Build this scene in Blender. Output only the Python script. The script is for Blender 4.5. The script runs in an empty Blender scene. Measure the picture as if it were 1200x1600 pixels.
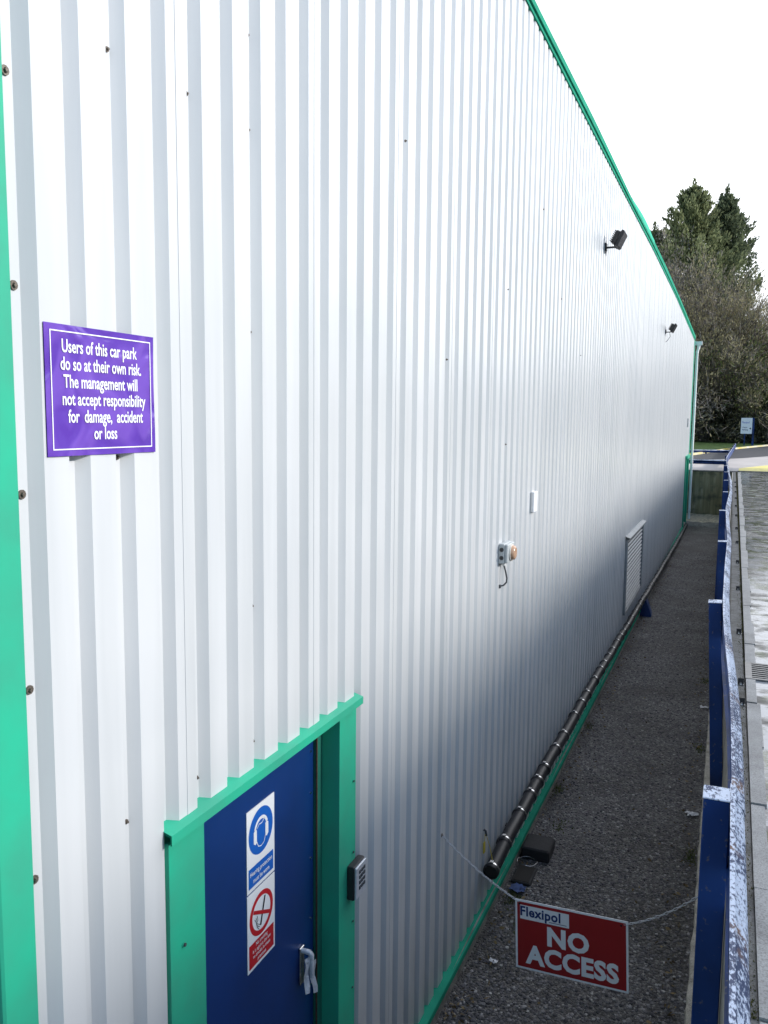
import bpy, math, random
from mathutils import Vector, Matrix, noise
R = math.radians
scene = bpy.context.scene
C = scene.collection

# ------------------------------------------------------------------ camera
cam_data = bpy.data.cameras.new("camera")
cam = bpy.data.objects.new("camera", cam_data); C.objects.link(cam)
F, PITCH, ROLL, YAW = 1297.5, R(6.362), R(.589), R(22.834)
cam_data.sensor_fit = 'HORIZONTAL'; cam_data.sensor_width = 36; cam_data.lens = F / 1200 * 36
cam_data.clip_start = .05; cam_data.clip_end = 6000
fw = Vector((-math.sin(YAW) * math.cos(PITCH), math.cos(YAW) * math.cos(PITCH), -math.sin(PITCH)))
rt = Vector((math.cos(YAW), math.sin(YAW), 0)); up = rt.cross(fw)
rt2 = rt * math.cos(ROLL) + up * math.sin(ROLL); up2 = -rt * math.sin(ROLL) + up * math.cos(ROLL)
M = Matrix((rt2, up2, -fw)).transposed().to_4x4(); M.translation = Vector((1.8, 0, 4.3))
cam.matrix_world = M
scene.camera = cam
scene.render.resolution_x = 768; scene.render.resolution_y = 1024

# ------------------------------------------------------------------ light
SUN_AZ, SUN_EL = 80, 25          # azimuth measured from +Y (the wall's direction) towards +X
world = bpy.data.worlds.new("World"); scene.world = world; world.use_nodes = True
wn = world.node_tree; sky = wn.nodes.new("ShaderNodeTexSky"); sky.sky_type = 'NISHITA'
sky.sun_disc = False; sky.sun_elevation = R(SUN_EL); sky.sun_rotation = R(SUN_AZ)
sky.dust_density = .4; sky.air_density = 1.2; sky.ozone_density = 3.2
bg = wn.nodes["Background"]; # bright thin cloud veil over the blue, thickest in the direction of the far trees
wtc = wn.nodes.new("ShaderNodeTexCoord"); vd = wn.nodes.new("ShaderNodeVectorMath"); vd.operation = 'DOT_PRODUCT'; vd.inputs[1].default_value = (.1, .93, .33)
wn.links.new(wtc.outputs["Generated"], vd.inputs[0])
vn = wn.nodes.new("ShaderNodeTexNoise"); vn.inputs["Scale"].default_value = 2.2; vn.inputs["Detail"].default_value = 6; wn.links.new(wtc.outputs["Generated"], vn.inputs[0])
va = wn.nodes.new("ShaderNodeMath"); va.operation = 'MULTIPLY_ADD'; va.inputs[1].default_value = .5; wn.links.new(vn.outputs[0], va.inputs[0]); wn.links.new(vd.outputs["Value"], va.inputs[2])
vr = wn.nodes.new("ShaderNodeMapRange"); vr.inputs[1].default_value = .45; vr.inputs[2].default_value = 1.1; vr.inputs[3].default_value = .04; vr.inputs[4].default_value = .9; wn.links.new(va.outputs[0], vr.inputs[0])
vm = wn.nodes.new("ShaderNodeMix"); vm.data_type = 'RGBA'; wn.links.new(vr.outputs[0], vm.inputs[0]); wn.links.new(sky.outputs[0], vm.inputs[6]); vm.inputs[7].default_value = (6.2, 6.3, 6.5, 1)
# broad sky glow added over the far end to put glare on the wall
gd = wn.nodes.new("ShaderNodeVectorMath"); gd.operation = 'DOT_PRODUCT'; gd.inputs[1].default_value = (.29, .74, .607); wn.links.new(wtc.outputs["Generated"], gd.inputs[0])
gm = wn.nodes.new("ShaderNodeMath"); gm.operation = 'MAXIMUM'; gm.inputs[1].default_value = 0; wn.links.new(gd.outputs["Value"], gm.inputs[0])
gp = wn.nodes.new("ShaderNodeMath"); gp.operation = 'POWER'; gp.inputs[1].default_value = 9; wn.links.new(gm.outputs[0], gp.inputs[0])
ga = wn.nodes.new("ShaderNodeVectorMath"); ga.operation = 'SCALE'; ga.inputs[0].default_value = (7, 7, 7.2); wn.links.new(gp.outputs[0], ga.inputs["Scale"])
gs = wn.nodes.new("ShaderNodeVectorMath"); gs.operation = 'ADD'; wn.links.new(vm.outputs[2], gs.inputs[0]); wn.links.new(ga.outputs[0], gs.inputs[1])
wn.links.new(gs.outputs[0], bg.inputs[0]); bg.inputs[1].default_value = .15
sd = bpy.data.lights.new("sun", 'SUN'); sd.energy = 2.7; sd.angle = R(3.4); sd.color = (1, .965, .925)
so = bpy.data.objects.new("sun", sd); C.objects.link(so)
sdir = Vector((math.sin(R(SUN_AZ)) * math.cos(R(SUN_EL)), math.cos(R(SUN_AZ)) * math.cos(R(SUN_EL)), math.sin(R(SUN_EL))))
so.rotation_euler = sdir.to_track_quat('Z', 'Y').to_euler(); so.location = (8, 20, 30)
scene.view_settings.view_transform = 'Standard'; scene.view_settings.look = 'None'
scene.view_settings.exposure = 0.66; scene.view_settings.gamma = 1

# ------------------------------------------------------------------ materials
def mat(name, col, rough=.6, spec=.5, metal=0, var=0, vscale=3, var2=None, bump=0, bscale=40, coord='Object', stretch=(1, 1, 1), detail=6, bdist=.01):
    m = bpy.data.materials.new(name); m.use_nodes = True; nt = m.node_tree; b = nt.nodes["Principled BSDF"]
    b.inputs["Base Color"].default_value = (*col, 1); b.inputs["Roughness"].default_value = rough
    b.inputs["Metallic"].default_value = metal; b.inputs["Specular IOR Level"].default_value = spec
    tc = nt.nodes.new("ShaderNodeTexCoord"); mp = nt.nodes.new("ShaderNodeMapping"); mp.inputs["Scale"].default_value = stretch
    nt.links.new(tc.outputs[coord], mp.inputs[0])
    if var or var2:
        n = nt.nodes.new("ShaderNodeTexNoise"); n.inputs["Scale"].default_value = vscale; n.inputs["Detail"].default_value = detail
        nt.links.new(mp.outputs[0], n.inputs[0])
        r = nt.nodes.new("ShaderNodeValToRGB"); e = r.color_ramp.elements
        c2 = var2 or tuple(c * (1 - var) for c in col)
        e[0].position = .35; e[1].position = .65; e[0].color = (*c2, 1); e[1].color = (*col, 1)
        nt.links.new(n.outputs[0], r.inputs[0]); nt.links.new(r.outputs[0], b.inputs["Base Color"])
    if bump:
        n = nt.nodes.new("ShaderNodeTexNoise"); n.inputs["Scale"].default_value = bscale; n.inputs["Detail"].default_value = 4
        nt.links.new(mp.outputs[0], n.inputs[0]); bm = nt.nodes.new("ShaderNodeBump"); bm.inputs["Strength"].default_value = bump
        bm.inputs["Distance"].default_value = bdist
        nt.links.new(n.outputs[0], bm.inputs["Height"]); nt.links.new(bm.outputs[0], b.inputs["Normal"])
    return m

def N(nt, t, **kw):
    n = nt.nodes.new(t)
    for k, v in kw.items():
        if k in n.inputs: n.inputs[k].default_value = v
        else: setattr(n, k, v)
    return n
def ramp(nt, src, stops):
    r = nt.nodes.new("ShaderNodeValToRGB"); el = r.color_ramp.elements
    while len(el) > 2: el.remove(el[-1])
    while len(el) < len(stops): el.new(.5)
    for e, (p, c) in zip(el, stops):
        e.position = p; e.color = (*c, 1) if len(c) == 3 else c
    nt.links.new(src, r.inputs[0]); return r.outputs[0]
def newmat(name):
    m = bpy.data.materials.new(name); m.use_nodes = True; nt = m.node_tree
    return m, nt, nt.nodes["Principled BSDF"], nt.nodes.new("ShaderNodeTexCoord").outputs["Object"]
def mapped(nt, co, s):
    mp = nt.nodes.new("ShaderNodeMapping"); mp.inputs["Scale"].default_value = s; nt.links.new(co, mp.inputs[0]); return mp.outputs[0]
def mix(nt, fac, a, b):
    x = nt.nodes.new("ShaderNodeMix"); x.data_type = 'RGBA'
    if isinstance(fac, float): x.inputs[0].default_value = fac
    else: nt.links.new(fac, x.inputs[0])
    for i, v in ((6, a), (7, b)):
        if isinstance(v, tuple): x.inputs[i].default_value = (*v, 1)
        else: nt.links.new(v, x.inputs[i])
    return x.outputs[2]

def clad_material():
    m, nt, b, co = newmat("painted_cladding")
    s1 = N(nt, "ShaderNodeTexNoise", Scale=1.0, Detail=5.0); nt.links.new(mapped(nt, co, (6, 6, .35)), s1.inputs[0])
    s2 = N(nt, "ShaderNodeTexNoise", Scale=1.0, Detail=4.0); nt.links.new(mapped(nt, co, (.5, .5, .8)), s2.inputs[0])
    c1 = ramp(nt, s1.outputs[0], [(.3, (.50, .515, .52)), (.62, (.59, .60, .605))])
    c2 = ramp(nt, s2.outputs[0], [(.35, (.93, .94, .95)), (.65, (1, 1, 1))])
    x = nt.nodes.new("ShaderNodeMix"); x.data_type = 'RGBA'; x.blend_type = 'MULTIPLY'; x.inputs[0].default_value = 1
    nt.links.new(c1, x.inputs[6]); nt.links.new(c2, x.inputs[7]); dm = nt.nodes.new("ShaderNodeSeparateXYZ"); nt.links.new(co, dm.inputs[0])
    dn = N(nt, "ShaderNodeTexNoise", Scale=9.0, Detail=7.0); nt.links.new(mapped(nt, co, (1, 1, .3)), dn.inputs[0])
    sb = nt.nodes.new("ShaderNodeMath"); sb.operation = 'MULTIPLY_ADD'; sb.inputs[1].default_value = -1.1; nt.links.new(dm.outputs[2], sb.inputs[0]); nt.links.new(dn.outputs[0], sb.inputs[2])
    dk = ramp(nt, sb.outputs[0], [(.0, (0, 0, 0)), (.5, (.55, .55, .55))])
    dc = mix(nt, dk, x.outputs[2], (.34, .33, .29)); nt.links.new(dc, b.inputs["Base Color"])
    rr = ramp(nt, s1.outputs[0], [(.3, (.40,) * 3), (.7, (.34,) * 3)]); nt.links.new(rr, b.inputs["Roughness"])
    b.inputs["Coat Weight"].default_value = .6; b.inputs["Coat Roughness"].default_value = .30
    b.inputs["Specular IOR Level"].default_value = .5
    n = N(nt, "ShaderNodeTexNoise", Scale=1.0, Detail=1.0); nt.links.new(mapped(nt, co, (1, 3, .9)), n.inputs[0])
    bm = N(nt, "ShaderNodeBump", Strength=.07, Distance=.02); nt.links.new(n.outputs[0], bm.inputs["Height"]); nt.links.new(bm.outputs[0], b.inputs["Normal"])
    return m
CLAD = clad_material()
GREEN = mat("green_flashing_paint", (.022, .40, .24), .48, .35, var2=(.035, .33, .21), vscale=4, bump=.1, bscale=4)
GREEN_LIGHT = mat("weathered_green_ridge", (.07, .48, .32), .9, .05, var=.1)
GREEN_MATT = mat("green_flashing_dull", (.026, .31, .195), .85, .06, var=.2, vscale=5)
BLUEDOOR = mat("blue_door_paint", (.005, .036, .165), .32, .5, var=.22, vscale=2.2, bump=.08, bscale=3)
def post_blue():
    m, nt, b, co = newmat("blue_steel_paint")
    n = N(nt, "ShaderNodeTexNoise", Scale=3.0, Detail=6.0); nt.links.new(mapped(nt, co, (1, 1, .5)), n.inputs[0])
    n2 = N(nt, "ShaderNodeTexNoise", Scale=30.0, Detail=5.0); nt.links.new(co, n2.inputs[0])
    c = ramp(nt, n.outputs[0], [(.3, (.006, .018, .06)), (.5, (.007, .034, .145)), (.7, (.009, .046, .20))])
    k = ramp(nt, n2.outputs[0], [(.62, (0, 0, 0)), (.70, (1, 1, 1))])
    nt.links.new(mix(nt, k, c, (.10, .10, .13)), b.inputs["Base Color"]); b.inputs["Roughness"].default_value = .55; b.inputs["Specular IOR Level"].default_value = .3
    return m
POSTBLUE = post_blue()
def chalk_blue():
    m, nt, b, co = newmat("peeling_chalky_blue_paint")
    n = N(nt, "ShaderNodeTexNoise", Scale=75.0, Detail=5.0, Roughness=.65); nt.links.new(mapped(nt, co, (1, .55, 1)), n.inputs[0])
    p = N(nt, "ShaderNodeTexNoise", Scale=2.4, Detail=3.0); nt.links.new(co, p.inputs[0])
    r = N(nt, "ShaderNodeTexNoise", Scale=6.0, Detail=5.0); nt.links.new(co, r.inputs[0])
    ad = nt.nodes.new("ShaderNodeMath"); ad.operation = 'MULTIPLY_ADD'; ad.inputs[1].default_value = .55; nt.links.new(p.outputs[0], ad.inputs[0]); nt.links.new(n.outputs[0], ad.inputs[2])
    k = ramp(nt, ad.outputs[0], [(.74, (0, 0, 0)), (.84, (1, 1, 1))])
    dark = mix(nt, ramp(nt, r.outputs[0], [(.55, (0, 0, 0)), (.68, (1, 1, 1))]), (.03, .05, .12), (.17, .085, .05))
    c = mix(nt, k, (.62, .68, .80), dark)
    nt.links.new(c, b.inputs["Base Color"]); b.inputs["Roughness"].default_value = .6
    bm = N(nt, "ShaderNodeBump", Strength=.4, Distance=.002); nt.links.new(n.outputs[0], bm.inputs["Height"]); nt.links.new(bm.outputs[0], b.inputs["Normal"])
    return m
CHALK = chalk_blue()
def gravel():
    m, nt, b, co = newmat("dark_loose_gravel")
    v = N(nt, "ShaderNodeTexVoronoi", Scale=48.0); nt.links.new(co, v.inputs["Vector"])
    v2 = N(nt, "ShaderNodeTexVoronoi", Scale=95.0); nt.links.new(co, v2.inputs["Vector"])
    sp = nt.nodes.new("ShaderNodeSeparateColor"); nt.links.new(v.outputs["Color"], sp.inputs[0])
    sp2 = nt.nodes.new("ShaderNodeSeparateColor"); nt.links.new(v2.outputs["Color"], sp2.inputs[0])
    c1 = ramp(nt, sp.outputs[0], [(0, (.05, .048, .048)), (.7, (.16, .154, .15)), (.93, (.31, .30, .29)), (1, (.5, .48, .46))])
    c2 = ramp(nt, sp2.outputs[1], [(0, (.03, .03, .032)), (.8, (.11, .105, .105)), (1, (.26, .25, .24))])
    c = mix(nt, .4, c1, c2)
    n = N(nt, "ShaderNodeTexNoise", Scale=.9, Detail=6.0); nt.links.new(co, n.inputs[0])
    d = ramp(nt, n.outputs[0], [(.35, (.55, .54, .5)), (.62, (1, 1, 1))])
    x = nt.nodes.new("ShaderNodeMix"); x.data_type = 'RGBA'; x.blend_type = 'MULTIPLY'; x.inputs[0].default_value = 1
    nt.links.new(c, x.inputs[6]); nt.links.new(d, x.inputs[7]); nt.links.new(x.outputs[2], b.inputs["Base Color"])
    b.inputs["Roughness"].default_value = .75
    bm = N(nt, "ShaderNodeBump", Strength=1.0, Distance=.02, invert=True); nt.links.new(v.outputs["Distance"], bm.inputs["Height"])
    bm2 = N(nt, "ShaderNodeBump", Strength=.7, Distance=.01, invert=True); nt.links.new(v2.outputs["Distance"], bm2.inputs["Height"]); nt.links.new(bm.outputs[0], bm2.inputs["Normal"])
    nt.links.new(bm2.outputs[0], b.inputs["Normal"])
    return m
GRAVEL = gravel()
def stone_mat():
    m, nt, b, co = newmat("loose_stone_chips")
    g = N(nt, "ShaderNodeNewGeometry")
    r = ramp(nt, g.outputs["Random Per Island"], [(0, (.035, .034, .04)), (.75, (.13, .125, .13)), (.95, (.26, .25, .25)), (1, (.42, .41, .39))])
    nt.links.new(r, b.inputs["Base Color"]); b.inputs["Roughness"].default_value = .7
    return m
STONE = stone_mat()
def concrete(name, base, dark, sc=5.0, rough=.85, wet=False):
    m, nt, b, co = newmat(name)
    n = N(nt, "ShaderNodeTexNoise", Scale=sc, Detail=9.0, Roughness=.62); nt.links.new(co, n.inputs[0])
    f = N(nt, "ShaderNodeTexNoise", Scale=130.0, Detail=3.0); nt.links.new(co, f.inputs[0])
    c = ramp(nt, n.outputs[0], [(.33, dark), (.6, base)])
    s = ramp(nt, f.outputs[0], [(.38, (.55, .54, .52)), (.55, (1, 1, 1))])
    x = nt.nodes.new("ShaderNodeMix"); x.data_type = 'RGBA'; x.blend_type = 'MULTIPLY'; x.inputs[0].default_value = .8
    nt.links.new(c, x.inputs[6]); nt.links.new(s, x.inputs[7]); nt.links.new(x.outputs[2], b.inputs["Base Color"])
    b.inputs["Roughness"].default_value = rough
    bm = N(nt, "ShaderNodeBump", Strength=.6, Distance=.004); nt.links.new(f.outputs[0], bm.inputs["Height"]); nt.links.new(bm.outputs[0], b.inputs["Normal"])
    return m
CONC = concrete("weathered_concrete", (.34, .33, .30), (.15, .145, .12))
CONC_FOOT = concrete("pale_footing_concrete", (.56, .53, .46), (.30, .28, .23), 6)
CONC_TOP = concrete("grey_concrete_coping", (.24, .235, .225), (.13, .125, .11), 7)
CHANNEL = concrete("smooth_damp_channel_concrete", (.40, .40, .39), (.24, .24, .235), 3, .45)
def wet_road():
    m, nt, b, co = newmat("wet_mossy_concrete_yard")
    n = N(nt, "ShaderNodeTexNoise", Scale=1.0, Detail=9.0, Roughness=.66); nt.links.new(mapped(nt, co, (2.2, 4.0, 1)), n.inputs[0])
    g = N(nt, "ShaderNodeTexNoise", Scale=2.3, Detail=7.0, Roughness=.6); nt.links.new(mapped(nt, co, (1.6, 1, 1)), g.inputs[0])
    f = N(nt, "ShaderNodeTexNoise", Scale=60.0, Detail=6.0); nt.links.new(co, f.inputs[0])
    c = ramp(nt, n.outputs[0], [(.40, (.035, .035, .035)), (.47, (.14, .14, .138)), (.54, (.46, .46, .46))])
    k = ramp(nt, g.outputs[0], [(.50, (0, 0, 0)), (.60, (1.6, 1.6, 1.6))])
    mg = nt.nodes.new("ShaderNodeMath"); mg.operation = 'MULTIPLY'; nt.links.new(k, mg.inputs[0]); nt.links.new(f.outputs[0], mg.inputs[1])
    c = mix(nt, mg.outputs[0], c, (.06, .09, .02))
    nt.links.new(c, b.inputs["Base Color"])
    rr = ramp(nt, n.outputs[0], [(.38, (.5,) * 3), (.44, (.35,) * 3), (.50, (.06,) * 3), (.7, (.04,) * 3)]); nt.links.new(rr, b.inputs["Roughness"])
    bm = N(nt, "ShaderNodeBump", Strength=.12, Distance=.004); nt.links.new(f.outputs[0], bm.inputs["Height"]); nt.links.new(bm.outputs[0], b.inputs["Normal"])
    return m
YARD = wet_road()
def stained_wall():
    m, nt, b, co = newmat("algae_stained_concrete")
    n = N(nt, "ShaderNodeTexNoise", Scale=1.0, Detail=8.0, Roughness=.6); nt.links.new(mapped(nt, co, (6, 6, .5)), n.inputs[0])
    n2 = N(nt, "ShaderNodeTexNoise", Scale=2.5, Detail=6.0); nt.links.new(co, n2.inputs[0])
    c = ramp(nt, n.outputs[0], [(.3, (.13, .12, .075)), (.5, (.26, .245, .15)), (.68, (.38, .36, .26))])
    c = mix(nt, ramp(nt, n2.outputs[0], [(.5, (0, 0, 0)), (.72, (1, 1, 1))]), c, (.05, .06, .045))
    nt.links.new(c, b.inputs["Base Color"]); b.inputs["Roughness"].default_value = .8
    return m
STAINED = stained_wall()
ASPHALT = mat("asphalt", (.055, .055, .06), .85, var=.3, vscale=8, bump=.3, bscale=80)
PAVE = mat("pale_concrete_paving", (.50, .46, .43), .85, var=.18, vscale=1.2, bump=.15, bscale=60)
GRASS = mat("grass_turf", (.06, .11, .025), .9, .2, var=.5, vscale=1.3, bump=.8, bscale=30, bdist=.06)
FIELD = mat("open_ground", (.10, .10, .06), .95, .2, var=.4, vscale=.1)
SOIL = mat("mossy_soil", (.055, .06, .022), .95, .1, var2=(.03, .024, .017), vscale=7, bump=1, bscale=60, bdist=.02)
SANDY = mat("sunlit_sandy_rubble", (.72, .64, .48), .9, .2, var=.45, vscale=9, bump=1, bscale=45, bdist=.03)  # sandy rubble with sunlight put into its pale colour
YELLOW = mat("yellow_road_paint", (.80, .70, .22), .7, var=.25, vscale=4)
WHITEP = mat("white_plastic", (.78, .79, .80), .4)
WHITESIGN = mat("white_sign_face", (.80, .81, .82), .35)
KERBM = mat("kerb_yellow_and_white_paint", (.62, .60, .56), .8, var2=(.60, .48, .06), vscale=.55)
PURPLE = None
def purple():
    m, nt, b, co = newmat("glossy_purple_vinyl")
    b.inputs["Base Color"].default_value = (.10, .038, .36, 1); b.inputs["Roughness"].default_value = .10
    b.inputs["Specular IOR Level"].default_value = .6
    n = N(nt, "ShaderNodeTexNoise", Scale=6.0, Detail=1.0, Distortion=1.2); nt.links.new(co, n.inputs[0])
    c = ramp(nt, n.outputs[0], [(.44, (.105, .042, .35)), (.56, (.155, .072, .42))]); nt.links.new(c, b.inputs["Base Color"])
    bm = N(nt, "ShaderNodeBump", Strength=.9, Distance=.02); nt.links.new(n.outputs[0], bm.inputs["Height"]); nt.links.new(bm.outputs[0], b.inputs["Normal"])
    return m
PURPLE = purple()
SIGNRED = mat("red_sign_face", (.34, .014, .016), .35, var=.1, vscale=4)
SAFERED = mat("safety_red", (.50, .012, .02), .4)
SAFEBLUE = mat("safety_blue", (.008, .11, .46), .4)
NAVYINK = mat("navy_ink", (.02, .035, .14), .4)
PALEBLUEINK = mat("pale_blue_ink", (.25, .28, .55), .4)
BLACK = mat("black_ink", (.012, .012, .013), .5)
BLACKPLAST = mat("black_plastic_pipe", (.011, .012, .016), .46, .3, var=.2, vscale=8, bump=.15, bscale=25)
RUBBER = mat("dark_rubber", (.022, .022, .024), .8, var=.3, vscale=12, bump=.3, bscale=60)
STEEL = mat("galvanised_steel", (.62, .63, .64), .22, metal=1, var=.3, vscale=30)
DULLSTEEL = mat("dull_louvre_metal", (.36, .37, .37), .6, metal=.2, var=.2, vscale=8)
SCREW = mat("screw_head_metal", (.20, .17, .14), .5, metal=.6, var=.5, vscale=200)
RUST = mat("rust", (.07, .035, .022), .9, var=.4, vscale=60)
DARKMETAL = mat("black_lamp_casting", (.018, .018, .021), .5)
GLASS_D = mat("lamp_glass", (.10, .10, .11), .08)
GREYBOX = mat("grey_enclosure_plastic", (.42, .45, .46), .45, var=.08)
DARKGREY = mat("dark_grey_plastic", (.05, .055, .06), .5)
AMBER = mat("amber_lens", (.46, .29, .19), .15)
PALELENS = mat("clear_lens_rim", (.72, .68, .62), .2)
TAPE = mat("grey_translucent_tape", (.62, .64, .68), .3, var=.3, vscale=40, bump=.6, bscale=60)
BLUEPLAST = mat("blue_painted_bracket", (.015, .05, .19), .4, var=.2)
DARKGAP = mat("dark_gap", (.015, .013, .012), .9)
PAPER = mat("scrap_paper", (.7, .7, .72), .8, var=.2, vscale=40)
YELLOWTAG = mat("yellow_tag", (.55, .42, .04), .5)
CAST = mat("cast_iron_grate", (.18, .18, .185), .35, metal=.7, var=.3, vscale=20)
def leafmat(name, a, b_, tr=.35):
    m, nt, b, co = newmat(name)
    g = N(nt, "ShaderNodeNewGeometry")
    c = ramp(nt, g.outputs["Random Per Island"], [(0, a), (1, b_)])
    nt.links.new(c, b.inputs["Base Color"]); b.inputs["Roughness"].default_value = .65; b.inputs["Specular IOR Level"].default_value = .25
    t = N(nt, "ShaderNodeBsdfTranslucent"); nt.links.new(c, t.inputs[0])
    mx = N(nt, "ShaderNodeMixShader"); mx.inputs[0].default_value = tr
    nt.links.new(b.outputs[0], mx.inputs[1]); nt.links.new(t.outputs[0], mx.inputs[2])
    nt.links.new(mx.outputs[0], nt.nodes["Material Output"].inputs[0]); return m
CONIFER = leafmat("conifer_foliage", (.10, .125, .06), (.30, .33, .17), .5)
CONIFER_D = leafmat("dark_conifer_foliage", (.07, .095, .06), (.20, .235, .13), .5)
TWIG_O = leafmat("olive_budding_twigs", (.19, .175, .09), (.42, .37, .21), .25)
TWIG_B = leafmat("brown_bare_twigs", (.13, .115, .10), (.32, .28, .24), .1)
UNDER = leafmat("dark_undergrowth_leaves", (.030, .034, .020), (.105, .10, .058), .2)
BARK = mat("bark", (.10, .085, .07), .9, var=.4, vscale=6)
IVY = leafmat("fresh_green_leaves", (.07, .11, .025), (.16, .20, .06))

# ------------------------------------------------------------------ mesh helpers
class MB:
    def __init__(s): s.v = []; s.f = []; s.m = []; s.mats = []; s.sm = []
    def mi(s, m):
        if m not in s.mats: s.mats.append(m)
        return s.mats.index(m)
    def add(s, vs, fs, m, smooth=False):
        o = len(s.v); s.v += [tuple(v) for v in vs]; k = s.mi(m)
        for f in fs: s.f.append([o + i for i in f]); s.m.append(k); s.sm.append(smooth)
        return s
    def box(s, a, b, m, mtx=None):
        (x0, y0, z0), (x1, y1, z1) = a, b
        vs = [Vector(p) for p in ((x0, y0, z0), (x1, y0, z0), (x1, y1, z0), (x0, y1, z0), (x0, y0, z1), (x1, y0, z1), (x1, y1, z1), (x0, y1, z1))]
        if mtx: vs = [mtx @ v for v in vs]
        return s.add(vs, [(3, 2, 1, 0), (4, 5, 6, 7), (0, 1, 5, 4), (1, 2, 6, 5), (2, 3, 7, 6), (3, 0, 4, 7)], m)
    def cbox(s, a, b, m, c=.005, mtx=None):     # box with chamfered vertical and top edges
        (x0, y0, z0), (x1, y1, z1) = a, b
        ring = lambda d, z: [(x0 + d + c, y0 + d, z), (x1 - d - c, y0 + d, z), (x1 - d, y0 + d + c, z), (x1 - d, y1 - d - c, z), (x1 - d - c, y1 - d, z), (x0 + d + c, y1 - d, z), (x0 + d, y1 - d - c, z), (x0 + d, y0 + d + c, z)]
        rs = [ring(c, z0), ring(0, z0 + c), ring(0, z1 - c), ring(c, z1)]
        vs = [Vector(p) for r in rs for p in r]
        if mtx: vs = [mtx @ v for v in vs]
        fs = [tuple(range(7, -1, -1)), tuple(range(24, 32))]
        for k in range(3):
            for i in range(8): fs.append((k * 8 + i, k * 8 + (i + 1) % 8, k * 8 + 8 + (i + 1) % 8, k * 8 + 8 + i))
        return s.add(vs, fs, m)
    def tube(s, pts, r, m, n=8, cap=True, smooth=True):
        pts = [Vector(p) for p in pts]; rs = r if isinstance(r, (list, tuple)) else [r] * len(pts)
        vs = []
        pu = None
        for i, p in enumerate(pts):
            d = (pts[min(i + 1, len(pts) - 1)] - pts[max(i - 1, 0)])
            d = d.normalized() if d.length > 1e-9 else Vector((0, 0, 1))
            if pu is None:
                a = Vector((0, 0, 1)) if abs(d.z) < .9 else Vector((1, 0, 0)); u = d.cross(a).normalized()
            else:
                u = (pu - d * pu.dot(d)).normalized()
            pu = u; w = d.cross(u)
            for k in range(n):
                t = 2 * math.pi * k / n; vs.append(p + (u * math.cos(t) + w * math.sin(t)) * rs[i])
        fs = []
        for i in range(len(pts) - 1):
            for k in range(n): fs.append((i * n + k, i * n + (k + 1) % n, (i + 1) * n + (k + 1) % n, (i + 1) * n + k))
        s.add(vs, fs, m, smooth)
        if cap: s.add(vs[:n], [tuple(range(n))[::-1]], m); s.add(vs[-n:], [tuple(range(n))], m)
        return s
    def extrude(s, prof, path_fn, ys, m, close=False, mfun=None):
        # prof: list of (a, b); path_fn(y, a, b) -> point
        n = len(prof); vs = [path_fn(y, a, b) for y in ys for a, b in prof]
        for i in range(len(ys) - 1):
            for k in range(n if close else n - 1):
                q = (i * n + k, i * n + (k + 1) % n, (i + 1) * n + (k + 1) % n, (i + 1) * n + k)
                s.add([vs[j] for j in q], [(0, 1, 2, 3)], mfun(k) if mfun else m)
        return s
    def obj(s, name, parent=None, loc=None):
        me = bpy.data.meshes.new(name); me.from_pydata(s.v, [], s.f)
        for m in s.mats: me.materials.append(m)
        me.polygons.foreach_set("material_index", s.m); me.polygons.foreach_set("use_smooth", s.sm); me.update()
        o = bpy.data.objects.new(name, me); C.objects.link(o)
        if parent is not None:
            o.parent = parent
            w = world_loc(parent)
            if w.length: me.transform(Matrix.Translation(-w))
        elif loc is not None:
            me.transform(Matrix.Translation(-Vector(loc))); o.location = loc
        return o
def world_loc(o):
    p = Vector(o.location)
    while o.parent: o = o.parent; p = p + o.location
    return p
def tag(o, label=None, cat=None, group=None, kind=None):
    for k, v in (("label", label), ("category", cat), ("group", group), ("kind", kind)):
        if v: o[k] = v
    return o
def empty(name, loc, label, cat, group=None):
    o = bpy.data.objects.new(name, None); C.objects.link(o); o.location = loc; o.empty_display_size = .2
    return tag(o, label, cat, group)
def structure(o, label=None): o["kind"] = "structure"; return tag(o, label)
def lerp_table(T, y):
    if y <= T[0][0]: return T[0][1]
    for (a, p), (b, q) in zip(T, T[1:]):
        if y <= b: return p + (q - p) * (y - a) / (b - a)
    return T[-1][1]
def flat_text(mb, s, size, org, A, B, m, align='CENTER', bold=.0, sx=1.0, thick=0, spacing=1.0):
    cu = bpy.data.curves.new("txt", 'FONT'); cu.body = s; cu.size = size; cu.align_x = align; cu.offset = bold * size
    cu.resolution_u = 3; cu.space_character = spacing
    o = bpy.data.objects.new("txt", cu); C.objects.link(o)
    dg = bpy.context.evaluated_depsgraph_get(); me = bpy.data.meshes.new_from_object(o.evaluated_get(dg))
    A, B, org = Vector(A), Vector(B), Vector(org)
    mb.add([org + A * (v.co.x * sx) + B * v.co.y for v in me.vertices], [tuple(p.vertices) for p in me.polygons], m)
    bpy.data.objects.remove(o); bpy.data.curves.remove(cu); bpy.data.meshes.remove(me)
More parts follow.
